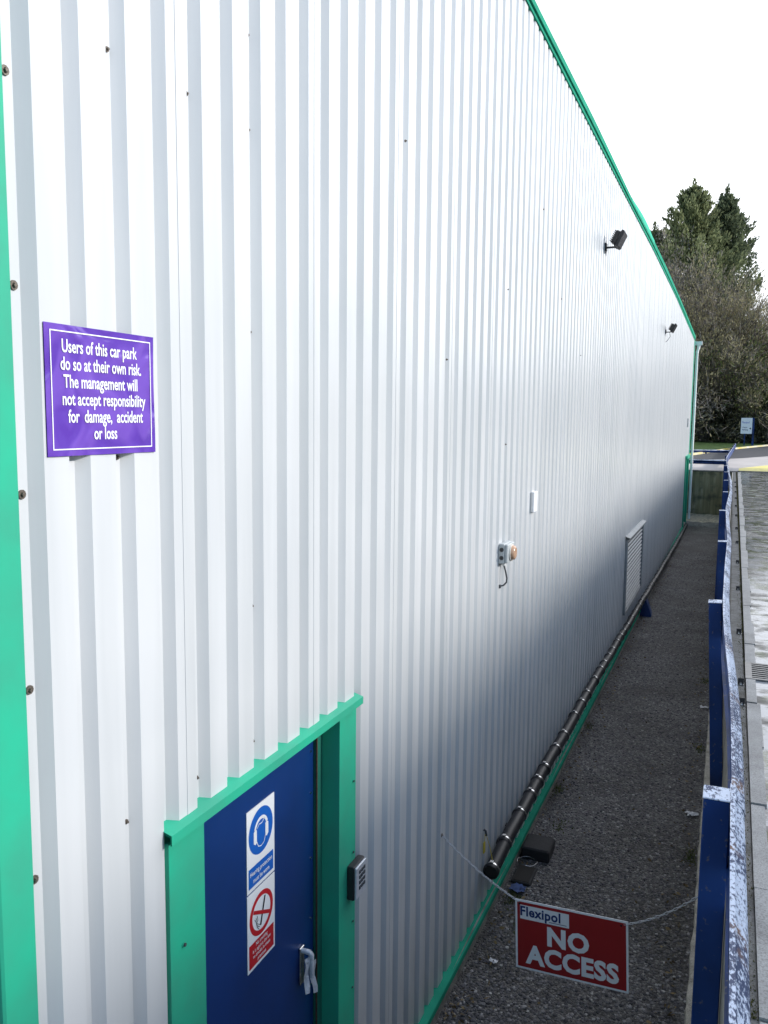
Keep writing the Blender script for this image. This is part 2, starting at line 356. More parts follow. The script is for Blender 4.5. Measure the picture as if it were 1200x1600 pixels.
class Plane:            # draws flat shapes on a board: a to the right, b up, lifted by small steps
    def __init__(s, mb, org, A, B): s.mb = mb; s.o = Vector(org); s.A = Vector(A); s.B = Vector(B); s.N = s.A.cross(s.B).normalized()
    def P(s, a, b, l): return s.o + s.A * a + s.B * b + s.N * l
    def poly(s, pts, l, m): s.mb.add([s.P(a, b, l) for a, b in pts], [tuple(range(len(pts)))], m)
    def rect(s, a0, b0, a1, b1, l, m): s.poly([(a0, b0), (a1, b0), (a1, b1), (a0, b1)], l, m)
    def frame(s, a0, b0, a1, b1, t, l, m):
        s.rect(a0, b0, a1, b0 + t, l, m); s.rect(a0, b1 - t, a1, b1, l, m); s.rect(a0, b0 + t, a0 + t, b1 - t, l, m); s.rect(a1 - t, b0 + t, a1, b1 - t, l, m)
    def disc(s, a, b, r, l, m, ry=None): s.poly([(a + r * math.cos(t * math.pi / 24), b + (ry or r) * math.sin(t * math.pi / 24)) for t in range(48)], l, m)
    def stroke(s, pts, w, l, m):
        L = []; Rr = []
        for i, p in enumerate(pts):
            a, b = pts[max(i - 1, 0)], pts[min(i + 1, len(pts) - 1)]; dx, dy = b[0] - a[0], b[1] - a[1]; q = math.hypot(dx, dy) or 1
            L.append((p[0] - dy / q * w / 2, p[1] + dx / q * w / 2)); Rr.append((p[0] + dy / q * w / 2, p[1] - dx / q * w / 2))
        for i in range(len(pts) - 1): s.poly([L[i], Rr[i], Rr[i + 1], L[i + 1]][::1], l, m)
    def ring(s, a, b, r0, r1, l, m, t0=0, t1=360, n=48):
        for i in range(n):
            u, v = R(t0 + (t1 - t0) * i / n), R(t0 + (t1 - t0) * (i + 1) / n)
            s.poly([(a + r0 * math.cos(u), b + r0 * math.sin(u)), (a + r1 * math.cos(u), b + r1 * math.sin(u)), (a + r1 * math.cos(v), b + r1 * math.sin(v)), (a + r0 * math.cos(v), b + r0 * math.sin(v))], l, m)
    def text(s, t, size, a, b, l, m, **kw): flat_text(s.mb, t, size, s.P(a, b, l), s.A, s.B, m, **kw)

# ------------------------------------------------------------------ terrain and roads
RZ = 2.22                       # level of the yard and far road; the alley floor is z = 0
def alley_right(y): return 1.80 - .0017 * max(y, 0)
mb = MB()
for a, b, c, d in ((-1500, -1500, -24, 2500), (2.0, -1500, 1500, 38.9), (-24, -1500, 2.0, -20), (-24, 39.2, 1500, 2500)):
    mb.add([(a, b, RZ - .03), (c, b, RZ - .03), (c, d, RZ - .03), (a, d, RZ - .03)], [(0, 1, 2, 3)], FIELD)
structure(mb.obj("ground"))
mb = MB(); mb.add([(-24, -20, 0), (1.8, -20, 0), (1.8, 38.8, 0), (-24, 38.8, 0)], [(0, 1, 2, 3)], GRAVEL)
structure(mb.obj("gravel_path"))
# the wet yard on the right: channel edge strip and slab
mb = MB(); mb.add([(2.045, -20, RZ), (60, -20, RZ), (60, 38.9, RZ), (2.02, 38.9, RZ), (2.045, 8, RZ)], [(0, 1, 2, 3, 4)], YARD)
structure(mb.obj("wet_yard_road"))
mb = MB()
def xch(y): return 1.985 - .001 * y
for i in range(60):             # slabs of the channel with open joints and worn edges
    y0 = -6 + i * .9; y1 = y0 + .885
    if y1 > 38.8: break
    if y0 < 7.215 < y1: y1 = 7.205
    if y0 < 7.715 < y1: y0 = 7.725
    w0 = 2.06 + .012 * math.sin(i * 2.1)
    mb.box((xch(y0), y0, RZ - .05), (w0, y1, RZ + .012 + .003 * math.sin(i * 3.3)), CHANNEL)
structure(mb.obj("drain_kerb"))
# mossy soil joint between the coping and the channel
mb = MB(); random.seed(2)
ys = [-6 + .25 * i for i in range(180)]
mb.extrude([(0, 0), (.5, .012), (1, 0)], lambda y, a, b: (1.90 + a * .12 - .0015 * max(y, 0), y, RZ - .022 + b + .012 * noise.noise(Vector((a * 3, y * 4, 0)))), ys, SOIL)
structure(mb.obj("soil_joint"))
mb = MB()                       # far pavement, asphalt and grass
mb.add([(-24, 39.1, RZ), (80, 39.1, RZ), (80, 170, RZ), (14, 85, RZ), (3.74, 58.1, RZ), (2.2, 53.9, RZ), (-1, 48, RZ), (-24, 42, RZ)], [(0, 1, 2, 3, 4, 5, 6, 7)], PAVE)
structure(mb.obj("pavement"))
KL = [(-24, 44.5), (-8, 49), (-.66, 56.6), (1.4, 70), (4.56, 84.4), (12, 108), (40, 170)]
LL = [(-24, 42), (-1, 48), (2.2, 53.9), (3.74, 58.1), (14, 85), (80, 170)]
mb = MB(); mb.add([(x, y, RZ + .004) for x, y in LL] + [(x, y, RZ + .004) for x, y in KL[::-1]], [tuple(range(len(LL) + len(KL)))], ASPHALT)
structure(mb.obj("road"))
mb = MB()
for (x0, y0), (x1, y1) in zip(KL, KL[1:]):
    d = Vector((x1 - x0, y1 - y0)).normalized(); nx, ny = -d.y * .16, d.x * .16
    mb.add([(x0, y0, RZ - .02), (x1, y1, RZ - .02), (x1, y1, RZ + .13), (x0, y0, RZ + .13), (x0 + nx, y0 + ny, RZ + .13), (x1 + nx, y1 + ny, RZ + .13)], [(0, 1, 2, 3), (3, 2, 5, 4)], KERBM)
structure(mb.obj("road_kerb"))
mb = MB(); mb.add([(1.98, 39.12, RZ + .006), (12, 39.3, RZ + .006), (12, 62, RZ + .006), (3.35, 45.7, RZ + .006), (2.0, 41.7, RZ + .006)], [(0, 1, 2, 3, 4)], YELLOW)
structure(mb.obj("yellow_road_marking"))
mb = MB(); mb.box((1.95, 38.9, RZ - .05), (14, 39.1, RZ + .03), CONC_TOP); structure(mb.obj("yard_edge_kerb"))
# grass bank behind the far kerb
mb = MB(); random.seed(5)
rows = []
for k in range(14):
    off = (0, .2, .6, 1.2, 2, 3, 4.5, 6, 8, 10, 13, 18, 26, 40)[k]
    row = []
    for i in range(61):
        t = i / 60 * (len(KL) - 1); a = min(int(t), len(KL) - 2); u = t - a
        x = KL[a][0] + (KL[a + 1][0] - KL[a][0]) * u; y = KL[a][1] + (KL[a + 1][1] - KL[a][1]) * u
        z = RZ + .10 + .012 * off + .05 * noise.noise(Vector((x, y + off, 0))) * min(1, off)
        row.append((x - .75 * off - .12, y + .65 * off + .06, z))
    rows.append(row)
for k in range(13):
    for i in range(60): mb.add([rows[k][i], rows[k][i + 1], rows[k + 1][i + 1], rows[k + 1][i]], [(0, 1, 2, 3)], GRASS, True)
tag(mb.obj("grass_verge"), "mown green grass bank running behind the far painted kerb", None, None, "stuff")

# loose stone chips over the gravel
mb = MB(); random.seed(11)
for i in range(15000):
    y = 5.2 + 24 * random.random() ** 2.2; x = random.uniform(.09, 1.68)
    r = random.uniform(.006, .017); h = r * random.uniform(.5, .9); a = random.random() * 6.28; n = 5
    top = [(x + math.cos(a + k * 1.2566) * r * random.uniform(.7, 1.2), y + math.sin(a + k * 1.2566) * r * random.uniform(.7, 1.2), h * random.uniform(.3, .7)) for k in range(n)]
    vs = top + [(x + random.uniform(-.3, .3) * r, y, h), ] + [(p[0], p[1], -.002) for p in top]
    mb.add(vs, [(k, (k + 1) % n, 5) for k in range(n)] + [(6 + k, 6 + (k + 1) % n, (k + 1) % n, k) for k in range(n)], STONE)
tag(mb.obj("gravel_chips"), "loose dark stone chips covering the alley floor", None, None, "stuff")

# ------------------------------------------------------------------ the white building
YN, YF, XW = 1.60, 37.62, -22.0
B = empty("industrial_building", (0, YN, 0), "large white ribbed metal building with green trim filling the left of the picture", "building")
def ztop(y): return lerp_table([(0, 7.74), (7.3, 7.79), (13.7, 7.84), (19, 7.90), (26, 7.90), (37.7, 7.72)], y)
def zft(y): return lerp_table([(0, 7.82), (7.4, 7.865), (10.7, 7.93), (14.6, 7.945), (17.4, 8.03), (21.6, 8.065), (28, 8.03), (37.7, 7.90)], y)
DEP = -.035
mb = MB()
pts = []
y = 1.66; pts.append((y, DEP)); 
k = 0
while True:
    y0 = 1.777 + .2 * k; ys_ = y0 + (.016 if k == 0 else 0)
    if y0 > YF - .1: break
    pts += [(ys_ - .030, DEP), (ys_, 0), *([(y0 + .050, 0), (y0 + .0505, .0018)] if k % 5 == 3 else []), (y0 + .112, 0), (y0 + .142, DEP)]; k += 1
pts.append((YF, DEP))
DOORS = [(2.31, 3.90, 2.834), (34.9, 36.9, 2.93)]
def zbot(y):
    for a, b, z in DOORS:
        if a <= y <= b: return z
    return .17
# insert break points at the door edges
out = []
for (ya, xa), (yb, xb) in zip(pts, pts[1:]):
    out.append((ya, xa))
    for a, b, z in DOORS:
        for c in (a, b):
            if ya < c < yb: out.append((c, xa + (xb - xa) * (c - ya) / (yb - ya)))
out.append(pts[-1]); pts = out
for (ya, xa), (yb, xb) in zip(pts, pts[1:]):
    z0 = zbot((ya + yb) / 2); zs = [z0] + [z for z in (2.0, 4.0, 6.0) if z > z0 + .05]
    for i, z in enumerate(zs):
        za = zs[i + 1] if i + 1 < len(zs) else None
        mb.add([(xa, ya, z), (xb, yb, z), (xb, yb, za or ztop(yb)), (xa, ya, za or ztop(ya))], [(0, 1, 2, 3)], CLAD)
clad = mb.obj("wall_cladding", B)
mb = MB()       # core behind the sheet, near end wall and rear so that the body is solid
mb.box((XW, YN + .05, .02), (-.16, YF - .06, 7.6), DARKGAP)
mb.obj("wall_core", B)
mb = MB()
kx = -.36
while kx > XW:   # near end sheet (ribs across x)
    for (xa, ya), (xb, yb) in zip([(kx, YN), (kx + .115, YN), (kx + .14, YN + .035), (kx + .175, YN + .035)], [(kx + .115, YN), (kx + .14, YN + .035), (kx + .175, YN + .035), (kx + .2, YN)]):
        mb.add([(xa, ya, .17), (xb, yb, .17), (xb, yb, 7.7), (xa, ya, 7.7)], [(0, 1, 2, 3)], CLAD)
    kx -= .2
mb.obj("end_cladding", B)
mb = MB()       # low roof with a ridge across at y = 21
for ya, yb in ((YN - .1, 21), (21, YF + .1)):
    za, zb = zft(ya) - .03, zft(yb) - .03
    mb.add([(-.04, ya, za), (-.04, yb, zb), (XW, yb, zb), (XW, ya, za)], [(0, 1, 2, 3)], DULLSTEEL)
mb.obj("roof", B)
def strip(mb, prof, ys, fn, m): mb.extrude(prof, fn, ys, m)
mb = MB()       # verge flashing: fold down over the sheet, face, drip lip
ys = [YN + (YF - YN) * i / 72 for i in range(73)]
def vf(y, a, b):
    zb, zt = ztop(y) - .02, zft(y)
    return (a, y, zb + (zt - zb) * b)
strip(mb, [(-.02, -.02), (.012, 0), (.012, .32), (.03, .36), (.03, .94), (.022, 1.0), (-.14, 1.0)], ys, vf, GREEN_MATT)
mb.add([(-.14, YN, ztop(YN) - .02), (.03, YN, ztop(YN) - .02), (.03, YN, zft(YN)), (-.14, YN, zft(YN))], [(0, 1, 2, 3)], GREEN)
mb.obj("verge_flashing", B)
mb = MB()       # ridge capping lapping over the verge around the apex
ys2 = [14.5 + .25 * i for i in range(17)]
strip(mb, [(.033, .55), (.034, .98), (.024, 1.0), (-.06, 1.001)], ys2, lambda y, a, b: (a, y, ztop(y) - .02 + (zft(y) - ztop(y) + .02) * b + (.06 * math.sin((y - 14.5) / 4 * math.pi) if a < .03 else 0)), GREEN_LIGHT)
mb.obj("ridge_capping", B)
mb = MB()       # near corner flashing, wraps round both faces
mb.extrude([(-.34, YN - .005), (-.028, YN - .005), (-.022, YN + .003), (-.022, 1.716), (-.026, 1.721), (-.034, 1.721)], lambda z, a, b: (a, b, z), [.02, 2, 4, 6, ztop(1.6) - .03], GREEN)
mb.obj("corner_flashing", B)
mb = MB()       # far corner flashing
mb.extrude([(-.03, YF - .24), (.014, YF - .24), (.022, YF - .22), (.022, YF), (-.3, YF)], lambda z, a, b: (a, b, z), [.02, 3, 6, ztop(37.6) - .03], GREEN)
mb.obj("corner_flashing", B)
mb = MB()       # base drip flashing and dark plinth
def skirt_range(a, b):
    n = max(2, int((b - a) / .2)); ysx = [a + (b - a) * i / n for i in range(n + 1)]
    mb.extrude([(-.03, .178), (.044, .158), (.050, .152), (.050, .108), (.04, .104)], lambda y, p, q: (p, y, q + .004 * math.sin(y * 1.7)), ysx, GREEN_MATT)
skirt_range(1.72, 2.30); mb.obj("base_flashing", B)
mb = MB(); skirt_range(3.91, 34.88); mb.obj("base_flashing", B)
mb = MB(); mb.box((-.15, YN + .03, -.05), (.035, 2.28, .16), CONC); mb.box((-.15, 3.93, -.05), (.035, YF - .01, .16), CONC); mb.obj("plinth", B)
# screws
SCR = [(1.718, 5.208), (1.72, 4.653), (1.721, 4.081), (1.722, 3.517), (1.714, 2.944), (1.718, 2.37), (1.718, 5.78)]
proto = None
def screw(yy, zz, x, r, nx=1):
    s = MB(); s.tube([(x - .004, yy, zz), (x + .003, yy, zz)], r, SCREW, 10); s.tube([(x + .003, yy, zz), (x + .010, yy, zz)], [r * .52, r * .46], SCREW, 6, smooth=False)
    s.obj("screw", clad)
for yy, zz in SCR: screw(yy + .018, zz, DEP + .002, .0135)
for k, zz in ((1, 2.938), (1, 5.415), (1, 4.17), (3, 2.93), (3, 5.424), (5, 2.93), (5, 3.518), (5, 4.645), (5, 5.426), (5, 5.779)):
    screw(1.775 + .2 * (k + 1) - .043, zz, DEP + .002, .0085)
for yy, zz in ((4.527, 5.857), (6.86, 5.377), (6.92, 4.1), (9.1, 5.6), (5.32, 4.7), (8.1, 6.3), (10.4, 5.1)): screw(yy, zz, .001, .007)
screw(5.404, 1.332, .001, .014)

# the near door: frame, hood, leaf, handle
D = bpy.data.objects.new("door", None); C.objects.link(D); D.parent = B; D.location = (0, 2.3, 0)
D["label"] = "blue door set back in a green metal surround"
DX = -.10
mb = MB()
mb.box((-.095, 2.305, .0), (.006, 2.520, 2.78), GREEN)            # left trim
mb.box((-.095, 3.705, .0), (.006, 3.905, 2.78), GREEN)            # right trim with reveal
mb.box((-.095, 2.520, 2.775), (.002, 3.705, 2.80), GREEN)         # head
mb.box((-.15, 3.640, .0), (-.094, 3.715, 2.77), mat("dull_green_frame", (.02, .17, .12), .5, var=.2))
mb.box((-.16, 2.50, .0), (-.12, 2.53, 2.70), GREEN)
mb.obj("door_frame", D)
mb = MB(); mb.box((-.0935, 3.632, .05), (-.088, 3.642, 2.68), RUST)
rs = mb.obj("rusty_seal", D)
mb = MB()                                                         # hood flashing, open at the left end
mb.extrude([(-.036, 2.846), (.036, 2.826), (.036, 2.788), (.030, 2.788), (.030, 2.819), (-.036, 2.836)], lambda y, a, b: (a, y, b), [2.285, 2.7, 3.2, 3.93], GREEN, close=True)
mb.extrude([(.004, 2.80), (-.03, 2.80)], lambda y, a, b: (a, y, b), [2.30, 3.91], GREEN)
mb.obj("door_hood", D)
leaf = MB(); leaf.cbox((DX - .045, 2.50, .03), (DX, 3.560, 2.772), BLUEDOOR, .004)
leaf.box((DX - .04, 3.562, .03), (DX - .008, 3.632, 2.765), BLUEDOOR)
lo = leaf.obj("door_leaf", D)
for zz in (1.0, 1.35, 1.72, 2.05, 2.4, 2.62):
    s = MB(); s.tube([(DX - .009, 3.60, zz), (DX - .003, 3.60, zz)], .006, STEEL, 8); s.obj("rivet", lo)
mb = MB()                                                         # handle wrapped in torn tape
mb.cbox((DX, 3.455, 1.44), (DX + .012, 3.50, 1.64), STEEL, .003)
mb.tube([(DX + .01, 3.478, 1.62), (DX + .05, 3.478, 1.62), (DX + .055, 3.49, 1.60), (DX + .05, 3.50, 1.50), (DX + .05, 3.505, 1.47)], [.013, .014, .015, .013, .011], TAPE, 10)
random.seed(8)
for q in range(2):                                                # two hanging tails of tape
    base = [(DX + .03, 3.465 + .05 * q, 1.56 - .07 * q)]; vs = []
    for i in range(9):
        t = i / 8; w = .019 * (1 - .3 * t); yy = 3.462 + .055 * q + (.03 * q) * t + .003 * math.sin(i * 1.3); zz = 1.60 - .05 * q - .19 * t
        vs += [(DX + .042 + .006 * math.sin(i * .9 + q), yy - w, zz), (DX + .052 + .006 * math.cos(i * .8), yy + w, zz + .006 * math.sin(i * 3))]
    mb.add(vs, [(2 * i, 2 * i + 1, 2 * i + 3, 2 * i + 2) for i in range(8)], TAPE)
hd = mb.obj("door_handle", D); hd["label"] = "lever handle wrapped in torn grey tape"
for zz in (2.372, 1.971, 1.573, 1.186, .8):
    s = MB(); s.tube([(.005, 3.872, zz), (.009, 3.872, zz)], .010, GREEN, 10); s.tube([(.008, 3.872, zz), (.014, 3.872, zz)], .006, DARKGREY, 6); s.obj("screw", D)
s = MB(); s.tube([(.005, 2.383, 2.351), (.009, 2.383, 2.351)], .012, GREEN, 10); s.tube([(.008, 2.383, 2.351), (.015, 2.383, 2.351)], .007, DARKGREY, 6); s.obj("screw", D)

# far escape door
D2 = bpy.data.objects.new("door", None); C.objects.link(D2); D2.parent = B; D2.location = (0, 33.3, 0)
D2["label"] = "narrow green door surround at the far end"
mb = MB(); mb.box((-.06, 34.9, 0), (.05, 35.1, 2.92), GREEN); mb.box((-.06, 36.7, 0), (.05, 36.9, 2.92), GREEN); mb.box((-.06, 34.85, 2.86), (.09, 36.95, 2.98), GREEN)
mb.obj("door_frame", D2)
mb = MB(); mb.cbox((-.11, 35.1, .03), (-.05, 36.7, 2.86), GREEN, .004); l2 = mb.obj("door_leaf", D2)
mb = MB(); mb.tube([(-.05, 35.3, 1.2), (.0, 35.3, 1.2), (.0, 35.42, 1.2)], .012, STEEL, 6); mb.obj("door_handle", D2)
# gutter and downpipe at the far corner
mb = MB()
prof = [(0, .16), (0, .03), (.03, 0), (.10, 0), (.15, .05), (.17, .16), (.155, .16), (.135, .06), (.095, .015), (.035, .015), (.015, .035), (.015, .16)]
mb.extrude(prof, lambda x, a, b: (x, YF + .02 + a, 7.52 + b), [.30, 0, -6, XW], WHITEP, close=True)
mb.add([(.30, YF + .02 + a, 7.52 + b) for a, b in prof[:6]], [(0, 1, 2, 3, 4, 5)], WHITEP)
mb.obj("gutter", B)
mb = MB()
mb.tube([(.16, YF + .11, 7.54), (.16, YF + .11, 7.40), (.115, YF + .11, 7.26), (.115, YF + .11, 4.95)], [.085, .06, .052, .052], WHITEP, 14)
mb.tube([(.115, YF + .11, 4.97), (.115, YF + .11, 2.4), (.115, YF + .11, .10), (.16, YF + .02, .02)], .052, WHITEP, 14)
for zz in (7.2, 4.96, 2.6, .5): mb.tube([(.115, YF + .11, zz), (.115, YF + .11, zz + .07)], .060, WHITEP, 14)
mb.obj("downpipe", B)

# ------------------------------------------------------------------ louvre
LV = empty("louvre_vent", (0, 15.95, .5), "tall grey louvred vent with a sloping hood low on the white wall", "vent")
mb = MB(); y0, y1, z0, z1 = 15.96, 18.9, .66, 2.12
for a, b in (((.0, y0, z0), (.042, y0 + .06, z1)), ((.0, y1 - .06, z0), (.042, y1, z1)), ((.0, y0 + .06, z0), (.042, y1 - .06, z0 + .05)), ((.0, y0 + .06, z1 - .05), (.042, y1 - .06, z1))): mb.box(a, b, DULLSTEEL)
mb.box((-.03, y0 + .03, z0 + .03), (.002, y1 - .03, z1 - .03), DARKGAP)
mb.obj("frame", LV)
mb = MB(); mb.extrude([(.0, z1 + .05), (.085, z1 + .02), (.085, z1 - .004), (.0, z1 + .03)], lambda y, a, b: (a, y, b), [y0 - .05, y1 + .05], DULLSTEEL, close=True); mb.obj("hood", LV)
nb = 17
for i in range(nb):
    zc = z0 + .09 + i * (z1 - z0 - .16) / (nb - 1)
    mb = MB(); mb.extrude([(.002, zc + .014), (.026, zc - .006), (.026, zc - .016), (.023, zc - .016), (.023, zc - .009), (.0, zc + .010)], lambda y, a, b: (a, y, b), [y0 + .061, y1 - .061], DULLSTEEL, close=True)
    mb.obj("slat", LV)

# ------------------------------------------------------------------ floodlights
def floodlight(loc, label, wire):
    o = empty("floodlight", loc, label, "lamp", "floodlights high on the white wall")
    L = Vector(loc)
    mb = MB(); mb.cbox(L + Vector((0, -.05, -.05)), L + Vector((.02, .05, .05)), DARKMETAL, .003); mb.box(L + Vector((.018, -.022, -.02)), L + Vector((.14, .022, .0)), DARKMETAL); mb.obj("wall_arm", o)
    P = L + Vector((.185, 0, .09)); rot = Matrix.Translation(P) @ Matrix.Rotation(R(116), 4, 'Y')
    mb = MB()
    for s in (-1, 1): mb.tube([L + Vector((.13, s * .03, -.01)), L + Vector((.14, s * .175, -.0)), P + Vector((0, s * .175, 0))], .010, DARKMETAL, 6)
    mb.obj("bracket", o)
    mb = MB()
    mb.cbox((-.11, -.165, .0), (.11, .165, .045), DARKMETAL, .008, rot)
    mb.cbox((-.085, -.13, -.07), (.085, .13, .0), DARKMETAL, .012, rot)
    for i in range(7): mb.box((-.075 + i * .024, -.12, -.092), (-.068 + i * .024, .12, -.07), DARKMETAL, rot)
    mb.obj("lamp_housing", o)
    mb = MB(); mb.box((-.095, -.15, .045), (.095, .15, .050), GLASS_D, rot); mb.obj("lamp_glass", o)
    mb = MB()
    if wire: mb.tube([L + Vector((.10, 0, -.02)), L + Vector((.12, .01, -.12)), L + Vector((.06, .0, -.22)), L + Vector((.012, 0, -.26))], .006, DARKGREY, 5); mb.obj("cable", o)
    else: mb.tube([L + Vector((.012, -.02, -.05)), L + Vector((.012, -.02, -.09))], .010, DARKGREY, 6); mb.obj("cable_clip", o)
floodlight((0, 12.07, 6.70), "nearer and larger of the two black floodlights high on the white wall", False)
floodlight((0, 22.7, 6.60), "smaller far floodlight with a loose looping cable near the end of the white wall", True)

# ------------------------------------------------------------------ switch box with amber lens
SB = empty("switch_box", (0, 6.79, 3.10), "grey wall box with round knockouts and an amber lens above a dangling black cable", "electrical box")
mb = MB(); mb.cbox((0, 6.78, 3.095), (.052, 7.02, 3.265), GREYBOX, .006); mb.cbox((.052, 6.786, 3.10), (.078, 7.014, 3.26), GREYBOX, .006); mb.obj("enclosure", SB)
for zz in (3.215, 3.145):
    mb = MB(); mb.tube([(.027, 6.778, zz), (.027, 6.782, zz)], .019, DARKGREY, 16); mb.tube([(.027, 6.774, zz), (.027, 6.78, zz)], .009, DARKMETAL, 10); mb.obj("knockout", SB)
mb = MB(); mb.tube([(.078, 6.90, 3.18), (.090, 6.90, 3.18)], .074, PALELENS, 20); mb.obj("lens_rim", SB)
mb = MB(); mb.tube([(.090, 6.90, 3.18), (.112, 6.90, 3.18), (.120, 6.90, 3.18)], [.062, .060, .045], AMBER, 20); mb.obj("lens", SB)
mb = MB(); mb.tube([(.03, 6.86, 3.095), (.03, 6.86, 3.07)], .014, WHITEP, 10); mb.obj("cable_gland", SB)
mb = MB(); mb.tube([(.03, 6.86, 3.07), (.045, 6.86, 3.02), (.058, 6.86, 2.96), (.055, 6.86, 2.925), (.035, 6.84, 2.90), (.004, 6.83, 2.893)], .0075, DARKGREY, 7); mb.tube([(.002, 6.83, 2.905), (.006, 6.83, 2.875)], .012, DARKGREY, 7); mb.obj("cable", SB)
mb = MB(); mb.cbox((0, 7.96, 3.415), (.030, 8.10, 3.615), WHITEP, .006); o = mb.obj("white_plate", None, (0, 7.96, 3.415))
tag(o, "small blank white plate fixed to the wall beyond the grey switch box", "wall plate")
mb = MB(); mb.cbox((0, 35.0, 4.12), (.05, 35.16, 4.46), GREYBOX, .006); o = mb.obj("grey_plate", None, (0, 35, 4.12))
tag(o, "thin grey plate high beside the green trim at the far end of the wall", "wall plate")

# ------------------------------------------------------------------ keypad box on the door surround
KP = empty("keypad_box", (.006, 3.80, 1.74), "black and silver keypad box on the right green door trim", "keypad")
mb = MB(); mb.cbox((.006, 3.80, 1.735), (.048, 3.94, 1.925), DARKMETAL, .004); mb.obj("housing", KP)
mb = MB(); mb.cbox((.048, 3.806, 1.741), (.060, 3.934, 1.919), mat("brushed_keypad_plate", (.62, .64, .68), .35, metal=.3, var=.15, vscale=60), .003); fp = mb.obj("faceplate", KP)
for r in range(4):
    for c in range(3):
        mb = MB(); yy, zz = 3.84 + c * .028, 1.875 - r * .03; mb.box((.060, yy, zz), (.064, yy + .017, zz + .018), DARKGREY); mb.obj("key", fp)

# ------------------------------------------------------------------ door signs
def wall_plane(mb, y, z, x, A=(0, 1, 0)): return Plane(mb, (x, y, z), A, (0, 0, 1))
T1 = empty("safety_sign", (DX, 2.98, 2.185), "blue and white ear defender sign, upper of the two stickers on the blue door", "sign")
W_, H_ = .238, .385
mb = MB(); mb.box((DX + .001, 2.98, 2.185), (DX + .004, 2.98 + W_, 2.185 + H_), WHITESIGN); mb.obj("panel", T1)
mb = MB(); P = wall_plane(mb, 2.98, 2.185, DX + .004)
P.disc(.119, .255, .104, .0006, SAFEBLUE, .108)
P.rect(.012, .018, .226, .112, .0006, SAFEBLUE)
P.ring(.119, .262, .045, .060, .0014, WHITESIGN, 15, 165, 20)              # headband
P.poly([(.056, .215), (.070, .205), (.082, .212), (.082, .270), (.070, .278), (.056, .268)], .0014, WHITESIGN)
P.poly([(.156, .212), (.168, .205), (.182, .215), (.182, .268), (.168, .278), (.156, .270)], .0014, WHITESIGN)
P.stroke([(.082, .214), (.095, .188), (.119, .180), (.143, .188), (.156, .214)], .004, .0014, WHITESIGN)
P.stroke([(.086, .276), (.10, .29), (.125, .287), (.150, .302)], .004, .0014, WHITESIGN)
mb.obj("pictogram", T1)
mb = MB(); P = wall_plane(mb, 2.98, 2.185, DX + .004)
P.text("Hearing protection", .031, .119, .072, .0014, WHITESIGN, bold=.012, sx=.80); P.text("must be worn", .031, .119, .034, .0014, WHITESIGN, bold=.012, sx=.80)
mb.obj("lettering", T1)
T2 = empty("safety_sign", (DX, 2.98, 1.805), "red no smoking sign, lower of the two stickers on the blue door", "sign")
mb = MB(); mb.box((DX + .001, 2.98, 1.805), (DX + .004, 2.98 + W_, 1.805 + .372), WHITESIGN); mb.obj("panel", T2)
mb = MB(); P = wall_plane(mb, 2.98, 1.805, DX + .004)
P.ring(.119, .238, .079, .102, .0006, SAFERED)
P.stroke([(.110, .180), (.150, .305)], .012, .0012, BLACK)
P.stroke([(.050, .272), (.188, .204)], .017, .0018, SAFERED)
for q in range(3):
    P.stroke([(.098 + q * .004, .165 + .010 * q), (.080 - q * .002, .185 + .01 * q), (.072 + .008 * q, .215), (.060 + .010 * q, .232 + .004 * q)], .0028, .0012, BLACK)
mb.obj("pictogram", T2)
mb = MB(); P = wall_plane(mb, 2.98, 1.805, DX + .004)
P.rect(.012, .014, .226, .128, .0006, SAFERED)
for i, t in enumerate(("No smoking", "It is against the law", "to smoke in these", "premises")): P.text(t, .024, .119, .103 - i * .0255, .0012, WHITESIGN, bold=.01, sx=.85)
mb.obj("lettering", T2)

# ------------------------------------------------------------------ purple car park notice
CP = empty("car_park_notice", (.002, 1.80, 4.18), "shiny purple notice with white lettering and border screwed to the ribbed wall", "sign")
pw, ph = .475, .378
mb = MB()
nx_, nz_ = 16, 12
g = [[(.004 + .0013 * math.sin(i * .9) * math.sin(j * .5 + 1), 1.803 + pw * i / nx_, 4.184 + ph * j / nz_) for j in range(nz_ + 1)] for i in range(nx_ + 1)]
for i in range(nx_):
    for j in range(nz_): mb.add([g[i][j], g[i + 1][j], g[i + 1][j + 1], g[i][j + 1]], [(0, 1, 2, 3)], PURPLE)
ov = MB(); vs = [v for c in g for v in c]; idx = lambda i, j: i * (nz_ + 1) + j
mb = MB(); mb.add(vs, [(idx(i, j), idx(i + 1, j), idx(i + 1, j + 1), idx(i, j + 1)) for i in range(nx_) for j in range(nz_)], PURPLE, True)
bk = [(x - .0025, y, z) for x, y, z in vs]
mb.add(bk, [(idx(i, j + 1), idx(i + 1, j + 1), idx(i + 1, j), idx(i, j)) for i in range(nx_) for j in range(nz_)], PURPLE, True)
mb.obj("panel", CP)
mb = MB(); P = wall_plane(mb, 1.803, 4.184, .0058); P.frame(.020, .018, pw - .018, ph - .018, .0035, 0, WHITESIGN); mb.obj("border", CP)
mb = MB(); P = wall_plane(mb, 1.803, 4.184, .0058)
for i, (t, sx) in enumerate((("Users of this car park", .735), ("do so at their own risk.", .735), ("The management will", .745), ("not accept responsibility", .735), ("for  damage,  accident", .735), ("or loss", .74))):
    P.text(t, .053, pw / 2 + (-.012, -.004, -.008, .006, .010, 0)[i], .300 - i * .0505, 0, WHITESIGN, bold=.017, sx=sx * .95)
mb.obj("lettering", CP)

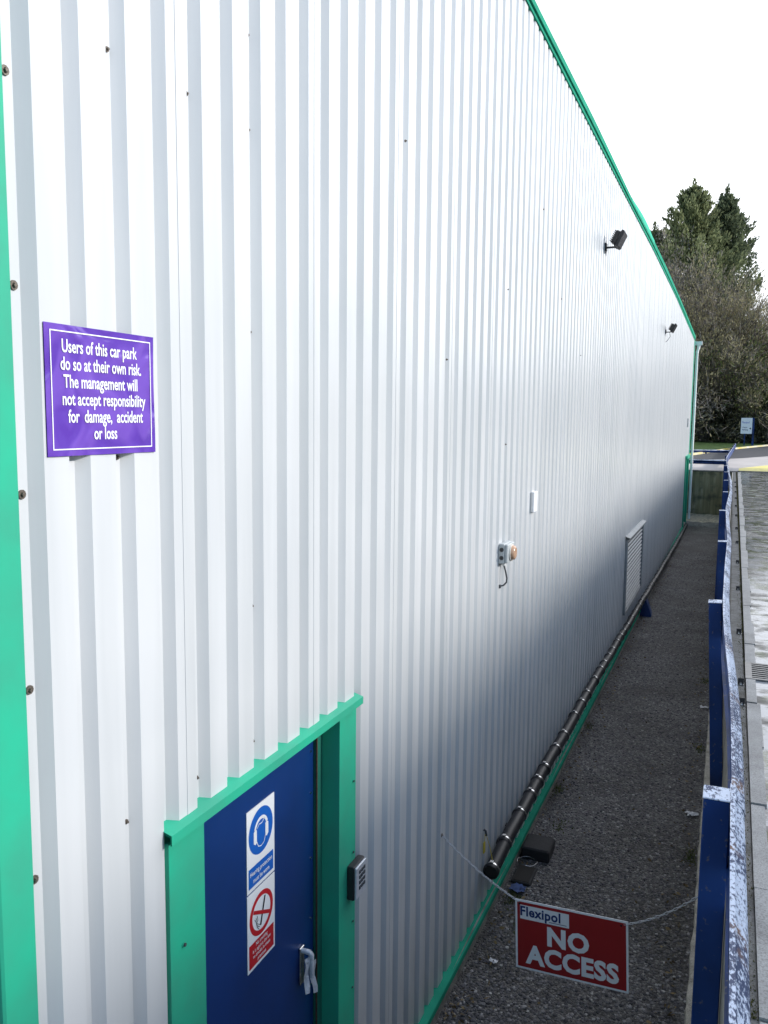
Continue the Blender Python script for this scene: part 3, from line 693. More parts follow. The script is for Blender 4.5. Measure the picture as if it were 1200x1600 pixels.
# ------------------------------------------------------------------ black pipe along the foot of the wall
PZ = [(6.3, .525), (7, .60), (9, .60), (12, .575), (13.5, .54), (17.8, .44), (23, .31), (31, .15), (36.8, .09)]
PI_ = empty("wall_pipe", (.10, 6.4, 0), "long black ribbed drain pipe with shiny clips running along the foot of the wall", "pipe")
ysP = [6.42 + .3 * i for i in range(101)]
mb = MB(); mb.tube([(.10 + .006 * math.sin(y * 2), y, lerp_table(PZ, y) + .006 * math.sin(y * 3.1)) for y in ysP], .060, BLACKPLAST, 14, cap=False)
mb.tube([(.10, 6.42, lerp_table(PZ, 6.42)), (.10, 6.60, lerp_table(PZ, 6.6))], .056, DARKGAP, 14)
mb.obj("pipe_body", PI_)
bands = [6.446, 6.85, 7.414, 7.852, 8.184, 8.522, 9.111, 9.592, 10.29, 10.818, 11.257, 11.945, 12.518]
random.seed(4); yb = 12.9
while yb < 36: bands.append(yb); yb += random.uniform(.42, .75)
for yb in bands:
    z = lerp_table(PZ, yb) + .006 * math.sin(yb * 3.1)
    mb = MB(); mb.tube([(.10, yb - .045, z), (.10, yb - .03, z), (.10, yb + .03, z), (.10, yb + .045, z)], [.061, .068, .068, .061], BLACKPLAST, 14, cap=False); c_ = mb.obj("pipe_collar", PI_)
    mb = MB(); mb.tube([(.10, yb - .010, z), (.10, yb + .010, z)], .0700, STEEL, 16, cap=True); mb.box((.085, yb - .014, z + .067), (.115, yb + .014, z + .080), STEEL); mb.obj("pipe_clip", c_)
for yb in (7.3, 9.9, 12.6, 15.4, 21, 24, 27, 30, 33):
    z = lerp_table(PZ, yb); mb = MB(); mb.box((.0, yb - .02, z - .10), (.10, yb + .02, z - .062), DARKMETAL); mb.obj("pipe_bracket", PI_)
mb = MB(); mb.tube([(.002, 6.52, .85), (.02, 6.52, .84), (.028, 6.52, .80)], .010, DARKGREY, 6); mb.tube([(.022, 6.50, .82), (.02, 6.49, .72), (.02, 6.47, .66)], .0028, YELLOWTAG, 5)
mb.tube([(.028, 6.52, .80), (.05, 6.55, .70), (.09, 6.50, .61)], .003, YELLOWTAG, 5); mb.box((.012, 6.478, .66), (.024, 6.512, .75), YELLOWTAG)
tag(mb.obj("cable_tag", None, (0, 6.5, .85)), "small yellow tag and thin yellow wire hanging on the wall above the open pipe end", "tag")
mb = MB(); random.seed(9)
mb.cbox((.06, 7.71, .0), (.335, 8.02, .125), RUBBER, .014); tag(mb.obj("rubber_block", None, (.2, 7.85, 0)), "square black rubber block on the gravel beside the pipe end", "block")
mb = MB(); mb.cbox((.075, 7.24, .0), (.26, 7.55, .03), RUBBER, .008); mb.box((.095, 7.26, .03), (.24, 7.53, .034), DARKGAP)
tag(mb.obj("drain_cover", None, (.17, 7.4, 0)), "low dark drain cover in front of the black rubber block", "drain cover")
mb = MB(); mb.tube([(.15 + .095 * math.cos(t * math.pi / 14), 7.585 + .085 * math.sin(t * math.pi / 14), .055 + .004 * math.sin(t)) for t in range(29)], .003, STEEL, 5); mb.tube([(.06, 7.61, .055), (.24, 7.56, .055)], .002, STEEL, 5)
tag(mb.obj("wire_hoop", None, (.15, 7.66, 0)), "thin bright wire hoop lying at the foot of the rubber block", "wire hoop")
mb = MB(); random.seed(21); vs = []
for i in range(7):
    for j in range(6): vs.append((.10 + i * .022 + random.uniform(-.006, .006), 7.08 + j * .024 + random.uniform(-.008, .008), .012 + .03 * random.random()))
mb.add(vs, [(i * 6 + j, (i + 1) * 6 + j, (i + 1) * 6 + j + 1, i * 6 + j + 1) for i in range(6) for j in range(5)], mat("faded_blue_cloth", (.06, .10, .24), .9, var=.4, vscale=20), True)
tag(mb.obj("blue_rag", None, (.16, 7.14, 0)), "crumpled faded blue rag on the gravel below the pipe end", "rag")
mb = MB(); mb.extrude([(.02, 0), (.27, 0), (.27, .05), (.14, .40), (.07, .42), (.02, .38)], lambda y, a, b: (a, y, b), [18.96, 19.24], BLUEPLAST, close=True)
for yy in (18.96, 19.24): mb.add([(a, yy, b) for a, b in [(.02, 0), (.27, 0), (.27, .05), (.14, .40), (.07, .42), (.02, .38)]], [(0, 1, 2, 3, 4, 5) if yy < 19 else (5, 4, 3, 2, 1, 0)], BLUEPLAST)
tag(mb.obj("blue_chock", None, (.14, 19.1, 0)), "small blue wedge standing on the gravel against the pipe below the louvre", "wedge")
for (x, y, s, lab) in ((1.565, 9.35, .07, "white paper scrap on the gravel close to the nearest blue post"), (1.575, 13.1, .06, "smaller white scrap on the gravel farther along by the fence posts"), (.24, 6.05, .035, "pale crumpled fragment on the gravel left of the red sign")):
    mb = MB(); random.seed(int(x * 100)); vs = []
    for i in range(6):
        for j in range(5): vs.append((x + (i - 2.5) * s / 2.6 + random.uniform(-.3, .3) * s / 2.5, y + (j - 2) * s / 3 + random.uniform(-.4, .4) * s / 2.5, .015 + random.random() * s * .4))
    mb.add(vs, [(i * 5 + j, (i + 1) * 5 + j, (i + 1) * 5 + j + 1, i * 5 + j + 1) for i in range(5) for j in range(4) if random.random() < .85], PAPER)
    tag(mb.obj("paper_scrap", None, (x, y, 0)), lab, "litter", "litter on the gravel")

# ------------------------------------------------------------------ NO ACCESS sign on its chain
NS = empty("no_access_sign", (.97, 5.4, .5), "red and white no access sign hanging from a chain across the gravel alley", "sign")
TL, TR, BR_, BL_ = Vector((.556, 5.40, .992)), Vector((1.317, 5.40, 1.013)), Vector((1.338, 5.37, .545)), Vector((.589, 5.37, .500))
Ax = (TR - TL).normalized(); Wd = (TR - TL).length; Bx = ((TL - BL_) + (TR - BR_)).normalized(); Bx = (Bx - Ax * Bx.dot(Ax) * .0).normalized(); Ht = .485
O_ = BL_ + Vector((-.012, 0, .004))
mb = MB(); Nn = Ax.cross(Bx)
vs = [O_ + Ax * a + Bx * b + Nn * t for t in (-.004, 0) for a, b in ((0, 0), (Wd, 0), (Wd, Ht), (0, Ht))]
mb.add(vs, [(4, 5, 6, 7), (3, 2, 1, 0), (0, 1, 5, 4), (1, 2, 6, 5), (2, 3, 7, 6), (3, 0, 4, 7)], WHITESIGN); mb.obj("panel", NS)
mb = MB(); P = Plane(mb, O_, Ax, Bx); P.rect(.014, .014, Wd - .014, Ht - .014, .0008, SIGNRED); P.disc(Wd - .045, Ht - .035, .007, .0016, DARKGAP); P.disc(.03, Ht - .03, .007, .0016, DARKGAP); mb.obj("red_field", NS)
mb = MB(); P = Plane(mb, O_, Ax, Bx); P.rect(.034, Ht - .132, .372, Ht - .034, .0016, WHITESIGN); P.rect(.235, Ht - .120, .355, Ht - .116, .0024, NAVYINK)
mb.obj("name_plate", NS)
mb = MB(); P = Plane(mb, O_, Ax, Bx)
P.text("Flexipol", .092, .032, Ht - .106, .0024, NAVYINK, align='LEFT', bold=.030, sx=.92, spacing=1.06)
P.text("NO", .176, Wd / 2 - .020, .206, .0018, WHITESIGN, bold=.045, sx=1.0, spacing=1.08)
P.text("ACCESS", .176, Wd / 2 + .008, .052, .0018, WHITESIGN, bold=.045, sx=.96, spacing=1.06)
mb.obj("lettering", NS)
CHAINM = mat("weathered_chain_zinc", (.45, .47, .50), .4, metal=.5)
def chain(a, b, sag, label):
    a, b = Vector(a), Vector(b); L = (b - a).length; n = int(L / .031)
    pt = lambda t: a + (b - a) * t + Vector((0, 0, -sag * 4 * t * (1 - t)))
    mb = MB()
    for i in range(n):
        c = pt((i + .5) / n); d = (pt((i + 1) / n) - pt(i / n)).normalized(); s1 = d.cross(Vector((0, 1, .2))).normalized(); s2 = d.cross(s1)
        s = s1 if i % 2 else s2
        s = (s + .3 * (s2 if i % 2 else s1)).normalized()
        ring = [c + d * (.0215 * math.cos(k * math.pi / 4)) + s * (.0095 * math.sin(k * math.pi / 4)) for k in range(9)]
        mb.tube(ring, .0026, CHAINM, 5, cap=False)
    return tag(mb.obj("chain", None, tuple(a)), label, "chain", "chain holding up the red sign")
chain((.004, 5.404, 1.332), (.572, 5.40, .972), .03, "steel chain length between the wall hook and the left top corner of the red sign")
chain((1.29, 5.40, .985), (1.80, 5.46, 1.33), .045, "steel chain length running from the right top corner of the red sign towards the fence")

# ------------------------------------------------------------------ retaining wall, footing, far wall
CXT = [(0, 1.872), (5, 1.867), (9, 1.842), (14, 1.832), (40, 1.745)]
def cx(y): return lerp_table(CXT, y)
RW = empty("retaining_wall", (1.85, 0, 0), "long grey concrete retaining wall beside the gravel alley carrying the barrier", "retaining wall")
ysR = [-8 + .5 * i for i in range(94)]
mb = MB(); mb.extrude([(0, -.05), (0, RZ - .015), (.012, RZ + .0), (.108, RZ + .0), (.12, RZ - .015), (.12, RZ - .25)], lambda y, a, b: (cx(y) + a + .004 * noise.noise(Vector((y * 2, a * 5, 0))), y, b + .004 * noise.noise(Vector((y * 1.3, a * 9, 4)))), ysR, None, mfun=lambda k: CONC if k == 0 else CONC_TOP)
mb.obj("wall_body", RW)
mb = MB()
def xf(y): return 1.682 - .006 * max(y - 6, 0) + .022 * noise.noise(Vector((y * 1.7, 3, 0))) + .012 * noise.noise(Vector((y * 9, 0, 2)))
ysF = [-2 + .08 * i for i in range(511)]
mb.extrude([(0, -.01), (.01, .035), (.2, .04)], lambda y, a, b: ((xf(y) + a) if a < .1 else cx(y) + .01, y, b + (.006 * noise.noise(Vector((y * 5, a * 20, 1))))), ysF, CONC_FOOT)
mb.obj("footing", RW)
FW = MB(); FW.box((-24, 38.8, -.05), (1.74, 39.15, RZ - .035), STAINED); FW.box((-24, 38.76, RZ - .035), (1.95, 39.2, RZ + .012), CONC_TOP)
tag(FW.obj("end_wall", None, (0, 38.8, 0)), "olive stained concrete wall closing the far end of the gravel alley", "wall")
mb = MB(); random.seed(6)
rowsx = [-.6 + .12 * i for i in range(20)]; rowsy = [36.6, 36.75, 37.1, 37.5, 37.9, 38.3, 38.78]
hv = [0, .12, .14, .17, .22, .27, .32]
V_ = [(x, y + .06 * noise.noise(Vector((x * 3, y, 0))), h + .05 * noise.noise(Vector((x * 4, y * 4, 0))) * (h > 0)) for y, h in zip(rowsy, hv) for x in rowsx]
n = len(rowsx)
mb.add(V_, [(j * n + i, j * n + i + 1, (j + 1) * n + i + 1, (j + 1) * n + i) for j in range(2, 6) for i in range(n - 1)], SANDY, True)
mb.add(V_, [(j * n + i, j * n + i + 1, (j + 1) * n + i + 1, (j + 1) * n + i) for j in range(0, 2) for i in range(n - 1)], CONC_TOP, True)
tag(mb.obj("rubble_heap", None, (.6, 37.5, 0)), "sandy rubble coloured pale as if sunlit, heaped against the stained end wall", "rubble")
# wall-top brackets
random.seed(3)
bolt_proto = MB(); bolt_proto.box((-.022, -.03, 0), (.022, .03, .006), STEEL); bolt_proto.box((-.022, .018, .006), (.022, .026, .045), DARKMETAL); bolt_proto.tube([(0, -.008, .006), (0, -.008, .022)], .008, STEEL, 6)
bp = bolt_proto.obj("fixing_bracket")
for i, y in enumerate([6.54, 7.06, 8.8, 11.15, 13.3, 15.5, 17.6, 20.05, 22.4, 24.7, 27, 29.2, 31.4]):
    o = bp if i == 0 else bp.copy()
    if i: C.objects.link(o)
    o.location = (cx(y) + .085, y, RZ + .003)
    tag(o, "small steel fixing bracket bolted to the grey coping beside the barrier", "bracket", "steel brackets on the coping")

# ------------------------------------------------------------------ barrier: posts and rail
RX = [(-4, 1.875), (2.3, 1.868), (3.9, 1.862), (5.3, 1.850), (5.9, 1.824), (7.5, 1.772), (10.2, 1.762), (12.2, 1.768), (15.3, 1.712), (16.8, 1.692), (21.3, 1.735), (26, 1.700), (28.6, 1.645), (33, 1.56), (37.6, 1.49), (39.5, 1.43), (44, 1.45), (58, 1.63), (71, 1.80)]
def rx(y): return (lerp_table(RX, y - .5) + lerp_table(RX, y) * 2 + lerp_table(RX, y + .5)) / 4
def rz(y): return 2.545 + .008 * math.sin(y * .8)
PROF = [(0, .155), (.014, .150), (.022, .138), (.048, .110), (.056, .09), (.052, .066), (.012, .028), (.004, .0), (.012, -.028), (.052, -.066), (.056, -.09), (.048, -.11), (.02, -.145), (.0, -.155)]
GR = empty("guard_rail", (1.87, 0, 2.545), "long wavering blue crash barrier rail with peeling pale top edge above the retaining wall", "guard rail")
def rail_mesh(fn, ys):
    mb = MB(); full = PROF + [(a - .0035, b) for a, b in PROF[::-1]]
    mb.extrude(full, fn, ys, None, close=True, mfun=lambda k: CHALK if k in ((0, 1, 2, 3, len(full) - 1, len(full) - 2, 7, 8) if ys[0] < 30 else (0, len(full) - 1)) else POSTBLUE); return mb
segs = [-4, 3.72, 7.97, 12.15, 16.5, 21.0, 25.3, 29.6, 33.9, 38.6, 45, 52, 58.5, 65, 71]
for i, (a, b) in enumerate(zip(segs, segs[1:])):
    lap = .16; n = max(4, int((b + lap - a) / .25)); ysx = [a + (b + lap - a) * k / n for k in range(n + 1)]
    rail_mesh(lambda y, p, q, i=i: (rx(y) + p + (.004 if i % 2 else 0), y, rz(y) + q), ysx).obj("rail_section", GR)
for y in segs[1:-1]:
    for dz in (-.03, .03):
        mb = MB(); mb.tube([(rx(y) + .012, y + .05, rz(y) + dz * 1.0), (rx(y) + .030, y + .05, rz(y) + dz)], .013, DARKMETAL, 6); mb.obj("bolt", GR)
posts = [(3.76, 1.807), (7.99, 1.706), (12.16, 1.706), (16.5, 1.645), (21.0, 1.645), (25.3, 1.61), (29.6, 1.565), (33.9, 1.50), (38.35, 1.44), (45, 1.40), (52, 1.49), (58.5, 1.57), (65, 1.66), (71, 1.74)]
pl = ["nearest blue steel post at the bottom right, its pale cap lowest in the photo", "second blue steel post from the camera, partly behind the nearest one", "third blue steel post from the camera along the barrier", "fourth blue steel post from the camera along the barrier", "fifth blue steel post from the camera along the barrier", "sixth blue steel post from the camera along the barrier", "seventh blue steel post from the camera along the barrier", "eighth blue post, one short of the stained end wall", "blue corner post where the cross rail meets the barrier above the end wall"]
def make_post(h):
    o = empty("barrier_post", (0, 0, 0), None, None)
    mb = MB(); mb.cbox((-.055, -.065, 0), (.055, .065, h), POSTBLUE, .005); mb.obj("post_shaft", o)
    mb = MB(); mb.cbox((-.058, -.068, h), (.058, .070, h + .008), CHALK, .003); mb.obj("post_cap", o)
    mb = MB(); mb.box((.055, -.04, h - .25), (.062, .04, h - .04), POSTBLUE); mb.tube([(.06, 0, h - .15), (.075, 0, h - .15)], .012, DARKMETAL, 6); mb.obj("rail_bracket", o)
    return o
long_p = make_post(2.69); short_p = None
def dup(o):
    r = o.copy(); C.objects.link(r)
    for ch in o.children:
        c = ch.copy(); C.objects.link(c); c.parent = r
    return r
for i, (y, x) in enumerate(posts):
    if y < 39: o = long_p if i == 0 else dup(long_p); z = 0
    else:
        if short_p is None: short_p = make_post(2.69 - RZ); o = short_p
        else: o = dup(short_p)
        z = RZ
    o.location = (x, y, z)
    lean = {1: 3.2, 2: 1.7}.get(i, 0)
    if lean: o.rotation_euler.y = -R(lean); o.location.x = x + math.sin(R(lean)) * 2.69
    lab = pl[i] if i < len(pl) else ("short blue barrier post on the pavement beyond the stained end wall, %s" % ("nearest to the wall", "next after the nearest", "middle of the row", "last but one", "farthest of the row")[i - len(pl)])
    tag(o, lab, "post", "blue barrier posts")
def cross_rail(name, label, x0, x1, y, z, sc, post_xs, y1=None):
    o = empty(name, (x1, y, z), label, "guard rail")
    y1 = y if y1 is None else y1
    mb = MB(); full = PROF + [(a - .0035, b) for a, b in PROF[::-1]]; n = 24
    mb.extrude(full, lambda t, p, q: (x0 + (x1 - x0) * t, y + (y1 - y) * (1 - t) - p, z + q * sc), [i / n for i in range(n + 1)], None, close=True, mfun=lambda k: CHALK if k in (0, 1, 2, 3) else POSTBLUE)
    mb.obj("rail_section", o)
    for px in post_xs:
        yy = y + (y1 - y) * (1 - (px - x0) / (x1 - x0))
        mb = MB(); mb.box((px - .05, yy + .008, RZ + .0), (px + .05, yy + .1, z + .15 * sc), POSTBLUE); mb.obj("post", o)
    return o
cross_rail("guard_rail", "short blue rail crossing above the stained end wall", -12, 1.47, 38.95, 2.60, .62, [-10, -6, -2])
cross_rail("guard_rail", "low blue rail on the grass in front of the dark trees", -14, 1.6, 60.5, 2.40, .62, [-12, -8, -4, 0], 54)

# ------------------------------------------------------------------ drain grate
GT = empty("drain_grate", (1.98, 7.22, RZ), "slotted iron drain grate at the edge of the wet yard", "drain grate")
mb = MB(); a0, a1, b0, b1 = 1.975, 2.52, 7.215, 7.715
for p, q in (((a0, b0, RZ), (a1, b0 + .035, RZ + .016)), ((a0, b1 - .035, RZ), (a1, b1, RZ + .016)), ((a0, b0 + .035, RZ), (a0 + .05, b1 - .035, RZ + .016)), ((a1 - .05, b0 + .035, RZ), (a1, b1 - .035, RZ + .016))): mb.box(p, q, CAST)
mb.box((a0 + .05, b0 + .035, RZ - .01), (a1 - .05, b1 - .035, RZ + .003), DARKGAP); mb.obj("frame", GT)
for i in range(7):
    mb = MB(); yy = b0 + .065 + i * .059; mb.box((a0 + .05, yy, RZ + .003), (a1 - .05, yy + .026, RZ + .014), CAST); mb.obj("bar", GT)

# ------------------------------------------------------------------ far sign on two posts
FS = empty("entrance_sign", (2.65, 80, RZ), "white sign board on two blue legs on the grass before the trees", "sign")
mb = MB(); mb.box((2.15, 80, 3.37), (3.06, 80.05, 4.76), WHITESIGN); mb.obj("board", FS)
for x, w, z1 in ((2.44, .10, 3.37), (3.08, .16, 4.76)):
    mb = MB(); mb.box((x, 80.055, 2.2), (x + w, 80.16, z1), POSTBLUE); mb.obj("leg", FS)
mb = MB(); P = Plane(mb, (2.15, 80, 3.37), (1, 0, 0), (0, 0, 1))
P.text("Flexipol", .24, .07, .92, .002, PALEBLUEINK, align='LEFT', bold=.02, sx=.82)
for i, t in enumerate(("Visitor", "Parking")): P.text(t, .17, .12, .50 - i * .2, .002, NAVYINK, align='LEFT', bold=.015, sx=.9)
P.poly([(.70, .43), (.78, .43), (.78, .34), (.85, .46), (.78, .58), (.78, .50), (.70, .50)], .002, BLACK)
mb.obj("lettering", FS)

# ------------------------------------------------------------------ unseen warehouse block added to shade the alley and lower wall
NB = empty("unseen_shade_warehouse", (18, -4, RZ), "long pale grey unseen warehouse added across the yard to shade the alley and lower wall", "building")
nx0, ny0, ny1, nh = 18.0, -4.0, 44.5, 10.85
mb = MB(); y = ny0
while y < ny1 - .01:
    for (ya, xa), (yb2, xb) in zip([(y, 0), (y + .2, 0), (y + .25, .05), (y + .35, .05)], [(y + .2, 0), (y + .25, .05), (y + .35, .05), (y + .4, 0)]):
        mb.add([(nx0 + xa, yb2 if False else ya, RZ + .6), (nx0 + xb, yb2, RZ + .6), (nx0 + xb, yb2, nh), (nx0 + xa, ya, nh)], [(0, 3, 2, 1)], CLAD)
    y += .4
mb.obj("wall_cladding", NB)
mb = MB(); mb.box((nx0 + .06, ny0, RZ - .05), (nx0 + 16, ny1, nh - .1), CONC); mb.obj("wall_core", NB)
mb = MB(); mb.box((nx0 - .15, ny0 - .1, nh), (nx0 + 16, ny1 + .1, nh + .12), DULLSTEEL); mb.obj("roof", NB)
for y in (2, 14, 28):
    mb = MB(); mb.box((nx0 - .08, y, RZ), (nx0 + .06, y + 4, RZ + 4.4), GREYBOX); mb.obj("shutter_door", NB)

# ------------------------------------------------------------------ trees
def rv(s=1.0): return Vector((random.gauss(0, s), random.gauss(0, s), random.gauss(0, s)))
def leafcard(mb_v, mb_f, p, d, ln, w):
    d = d.normalized(); a = rv().cross(d)
    if a.length < 1e-4: return
    a = a.normalized() * w
    o = len(mb_v); mb_v += [p - a * .5, p + d * ln * .5 + a, p + d * ln, p + d * ln * .5 - a]; mb_f.append((o, o + 1, o + 2, o + 3))
def mesh_fast(name, v, f, m, parent):
    me = bpy.data.meshes.new(name); w = world_loc(parent); me.from_pydata([tuple(p - w) for p in v], [], f); me.materials.append(m); me.update()
    o = bpy.data.objects.new(name, me); C.objects.link(o); o.parent = parent; return o
def trunk(base, h, r, parent, lean=(0, 0)):
    mb = MB(); mb.tube([Vector(base) + Vector((lean[0] * t + .2 * math.sin(t * 7), lean[1] * t, h * t)) for t in [i / 8 for i in range(9)]], [r * (1 - .85 * i / 8) for i in range(9)], BARK, 8); mb.obj("trunk", parent)
def conifer(base, h, rad, n, m, label, seed, low=.12, twist=0.0):
    random.seed(seed); o = empty("conifer_tree", base, label, "tree", "tall conifers behind the grass"); b = Vector(base)
    trunk(base, h * .95, h * .018, o)
    v, f = [], []
    nb = int(n / 120)
    for i in range(nb):
        t = low + (1 - low) * (i + random.random()) / nb
        ang = random.random() * 6.283
        rr = rad * min(1, (1.0 - t) ** .60 * 1.9) * random.uniform(.45, 1.22) * (1 + .35 * noise.noise(Vector((math.cos(ang) * 1.5, math.sin(ang) * 1.5, t * 6 + seed))))
        rise = random.uniform(.6, 1.35)
        hor = Vector((math.cos(ang), math.sin(ang), 0)); st = b + Vector((0, 0, h * t - rr * rise * .75))
        for q in range(120):
            u = random.random() ** .55; w = (1 - u) * .55 * rr * .35 + .13
            p = st + hor * rr * u + Vector((0, 0, rr * rise * u ** 1.3)) + Vector((random.gauss(0, w), random.gauss(0, w), random.gauss(0, w * .8)))
            leafcard(v, f, p, hor * .8 + Vector((0, 0, rise + .25)) + rv(.38), random.uniform(.22, .6), random.uniform(.05, .13))
    for k in range(5):      # ragged leaders at the very top
        lx, ly, lh = random.gauss(0, .5), random.gauss(0, .4), random.uniform(.94, 1.035)
        if k == 0: lx, lh = 0, 1.045
        for q in range(170):
            u = random.random(); p = b + Vector((lx + random.gauss(0, .26 * (1 - u) + .05), ly + random.gauss(0, .26 * (1 - u) + .05), h * (lh - .10 * (1 - u))))
            leafcard(v, f, p, Vector((random.gauss(0, .45), random.gauss(0, .45), 1)), random.uniform(.2, .5), random.uniform(.04, .11))
    mesh_fast("crown", v, f, m, o); return o
def branchy(base, h, spread, label, seed, mt, cat="tree", name="bare_tree", stems=4, twig=900, leaf=None, nleaf=0, grp=None, low=.1):
    random.seed(seed); o = empty(name, base, label, cat, grp); b = Vector(base)
    mb = MB(); tips = []
    def grow(p, d, ln, r, depth):
        pts = [p]; cur = p; dd = d
        for i in range(3):
            dd = (dd + rv(.16) + Vector((0, 0, .07))).normalized(); cur = cur + dd * ln / 3; pts.append(cur)
        mb.tube(pts, [r, r * .85, r * .7, r * .55], BARK, 4 if depth > 1 else 6, cap=False)
        tips.append((pts[2], dd, depth)); tips.append((cur, dd, depth))
        if depth < 4:
            for k in range(3 if depth < 3 else 2):
                nd = (dd + rv(.42)).normalized(); grow(pts[random.choice((1, 2, 3))], nd, ln * random.uniform(.6, .82), r * .52, depth + 1)
    for s in range(stems):
        a = random.random() * 6.283; d = Vector((math.cos(a) * spread / h * .8, math.sin(a) * spread / h * .8, 1)).normalized()
        grow(b + Vector((math.cos(a) * .3, math.sin(a) * .3, 0)), d, h * random.uniform(.34, .42), h * .011, 0)
    mb.obj("trunk", o)
    v, f = [], []
    for i in range(twig):
        p, d, dp = random.choice(tips); q = p + rv(.25)
        leafcard(v, f, q, d + rv(.5) + Vector((0, 0, .35)), random.uniform(.5, 1.3), random.uniform(.012, .03))
    if twig: mesh_fast("twigs", v, f, mt, o)
    if leaf:
        v, f = [], []
        hi = [t for t in tips if t[2] >= 2]
        for i in range(nleaf):
            p, d, dp = random.choice(hi); leafcard(v, f, p + rv(.5), d * .6 + rv(.5) + Vector((0, 0, .5)), random.uniform(.16, .46), random.uniform(.022, .055))
        mesh_fast("foliage", v, f, leaf, o)
    return o
conifer((-3.6, 96, RZ), 26.3, 4.9, 52000, CONIFER, "tall ragged green conifer rising just right of the roof edge", 1)
conifer((-.35, 99, RZ), 26.0, 3.9, 40000, CONIFER_D, "darker rounder conifer to the right of the tallest one", 2)
conifer((-7.6, 98, RZ), 22.6, 4.2, 30000, CONIFER, "shorter pale green conifer at the roof edge left of the tallest one", 3)
g = "leafless shrubs under the conifers"
for i, (x, y, h, sp, lf, lab) in enumerate((
        (-3.6, 91, 19.5, 5.5, TWIG_O, "tall olive budding shrub in front of the tall green conifer"),
        (-1.3, 90, 18.6, 4.5, TWIG_O, "olive yellow budding shrub in front of the darker conifer"),
        (-6.5, 92, 18, 5, TWIG_B, "brown leafless shrub nearest the far corner of the building"),
        (.8, 90.5, 14.0, 4.0, TWIG_O, "shorter olive shrub left of the sky gap"),
        (3.6, 92, 12, 3.5, TWIG_O, "low olive shrub behind the white sign board"),
        (-10, 92, 17, 5, TWIG_B, "brown leafless shrub behind the building"))):
    branchy((x, y, RZ), h, sp, lab, 20 + i, TWIG_B, "shrub", "leafless_shrub", 9, 6500, lf, 15000, g)
for i, (x, y, h, lab) in enumerate(((3.0, 93, 16.5, "thin bare tree against the white sky at the right edge"), (4.6, 95, 17.5, "second thin bare tree reaching out of the right edge of the photo"), (6.8, 94, 16, "bare tree just outside the right edge"))):
    branchy((x, y, RZ), h, 2.6, lab, 50 + i, TWIG_B, "tree", "bare_tree", 3, 900, None, 0, "thin bare trees on the right")
branchy((4.9, 89, RZ), 12.5, 2.0, "small tree with fresh green leaves at the right edge", 61, TWIG_B, "tree", "leafy_tree", 3, 400, IVY, 3500)
# dense dark undergrowth mass
random.seed(77); v, f = [], []
def ugh(x): return 8.0 + 2.2 * noise.noise(Vector((x * .35, 1, 0))) + (2.2 if x < .5 else 0)
for i in range(80000):
    x = random.uniform(-22, 24); y = 87.5 + 7 * random.random() ** 1.6 + 1.0 * noise.noise(Vector((x * .6, 0, 5))); hh = ugh(x); t = random.random() ** .8
    z = RZ + hh * t; p = Vector((x, y + 3.2 * t * t, z)) + rv(.15)
    leafcard(v, f, p, rv() + Vector((0, -.3, .3)), random.uniform(.16, .42), random.uniform(.05, .12))
me = bpy.data.meshes.new("undergrowth"); me.from_pydata([tuple(p) for p in v], [], f); me.materials.append(UNDER)
me.update(); o = bpy.data.objects.new("undergrowth", me); C.objects.link(o); tag(o, "dense dark undergrowth filling the foot of the trees behind the grass", None, None, "stuff")
# far wood that closes the view behind the trees
v, f = [], []
for i in range(30000):
    x = random.uniform(-60, 60); t = random.random(); hh = 9 + 3 * noise.noise(Vector((x * .12, 9, 0))) + (4 if x < 1 else -2.5)
    p = Vector((x, 103 + 8 * random.random(), RZ + hh * t)); leafcard(v, f, p, rv(), random.uniform(.4, 1.1), random.uniform(.15, .32))
me = bpy.data.meshes.new("far_wood"); me.from_pydata([tuple(p) for p in v], [], f); me.materials.append(UNDER)
me.update(); o = bpy.data.objects.new("far_wood", me); C.objects.link(o); tag(o, "far dark wood seen as one mass behind the nearer trees", None, None, "stuff")
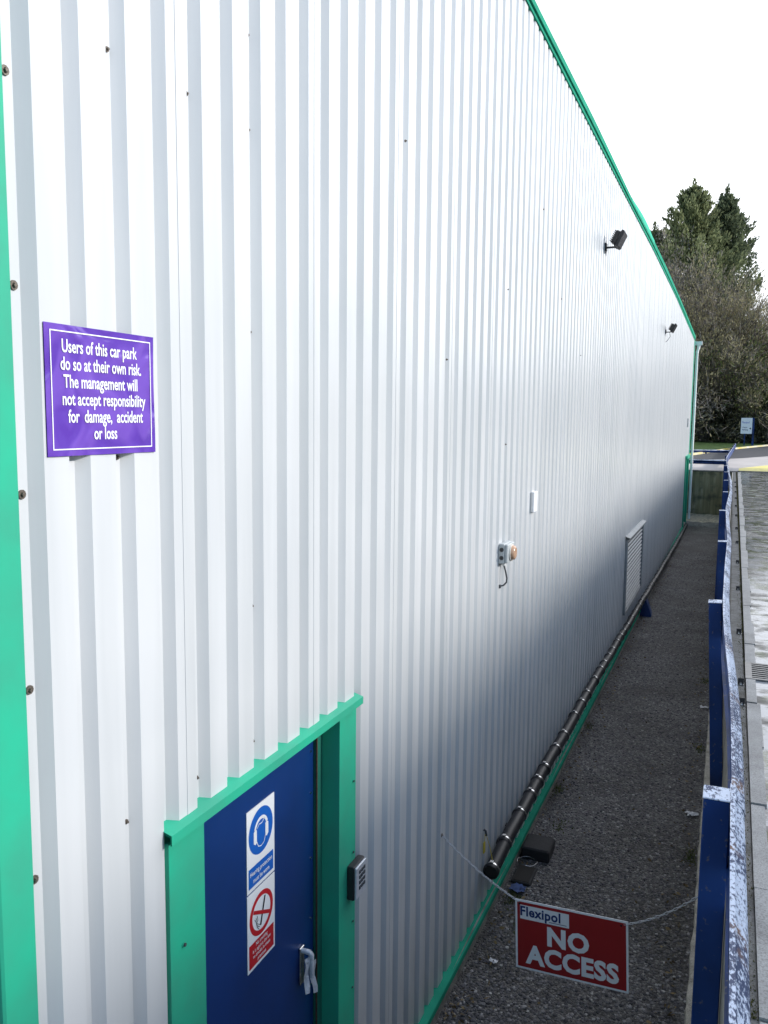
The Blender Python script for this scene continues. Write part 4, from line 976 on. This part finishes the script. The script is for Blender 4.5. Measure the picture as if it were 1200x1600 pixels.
# twiggy grass tufts along the verge edge and moss in the soil joint
v, f = [], []; random.seed(31)
for i in range(5200):
    y = 3 + 28 * random.random() ** 2; x = 1.955 - .0015 * y + random.uniform(-.022, .022)
    leafcard(v, f, Vector((x, y, RZ - .012)), Vector((random.gauss(0, .5), random.gauss(0, .5), 1)), random.uniform(.008, .026), random.uniform(.002, .004))
me = bpy.data.meshes.new("joint_moss"); me.from_pydata([tuple(p) for p in v], [], f); me.materials.append(leafmat("moss_blades", (.06, .07, .015), (.16, .14, .04), .2))
me.update(); o = bpy.data.objects.new("joint_moss", me); C.objects.link(o); tag(o, "moss and dead grass in the joint behind the coping", None, None, "stuff")

# dead leaves, twigs and weeds gathered on the gravel, mostly along both edges
v, f = [], []; random.seed(41)
for i in range(900):
    y = 5.3 + 30 * random.random() ** 1.7; e = random.random()
    x = .07 + abs(random.gauss(0, .10)) if e < .45 else (1.66 - .006 * y - abs(random.gauss(0, .10)) if e < .85 else random.uniform(.1, 1.6))
    leafcard(v, f, Vector((x, y, .018)), Vector((random.gauss(0, 1), random.gauss(0, 1), .15)), random.uniform(.02, .055), random.uniform(.005, .016))
me = bpy.data.meshes.new("leaf_litter"); me.from_pydata([tuple(p) for p in v], [], f); me.materials.append(leafmat("dead_leaves", (.05, .035, .018), (.26, .19, .09), .1))
me.update(); o = bpy.data.objects.new("leaf_litter", me); C.objects.link(o); tag(o, "dead leaves and twigs gathered along the edges of the gravel", None, None, "stuff")
v, f = [], []
for cxx, cyy, n in ((.16, 7.0, 160), (.30, 6.7, 90), (.10, 9.4, 110), (.09, 11.6, 90), (1.60, 8.4, 120), (1.58, 11.4, 110), (1.55, 14.5, 110), (.3, 8.5, 60)):
    for i in range(n):
        q = Vector((cxx + random.gauss(0, .035), cyy + random.gauss(0, .09), .004)); leafcard(v, f, q, Vector((random.gauss(0, .6), random.gauss(0, .6), 1)), random.uniform(.012, .045), random.uniform(.003, .008))
me = bpy.data.meshes.new("weeds"); me.from_pydata([tuple(p) for p in v], [], f); me.materials.append(leafmat("weed_leaves", (.04, .06, .015), (.13, .15, .05), .2))
me.update(); o = bpy.data.objects.new("weeds", me); C.objects.link(o); tag(o, "small weeds and moss growing through the gravel by its edges", None, None, "stuff")
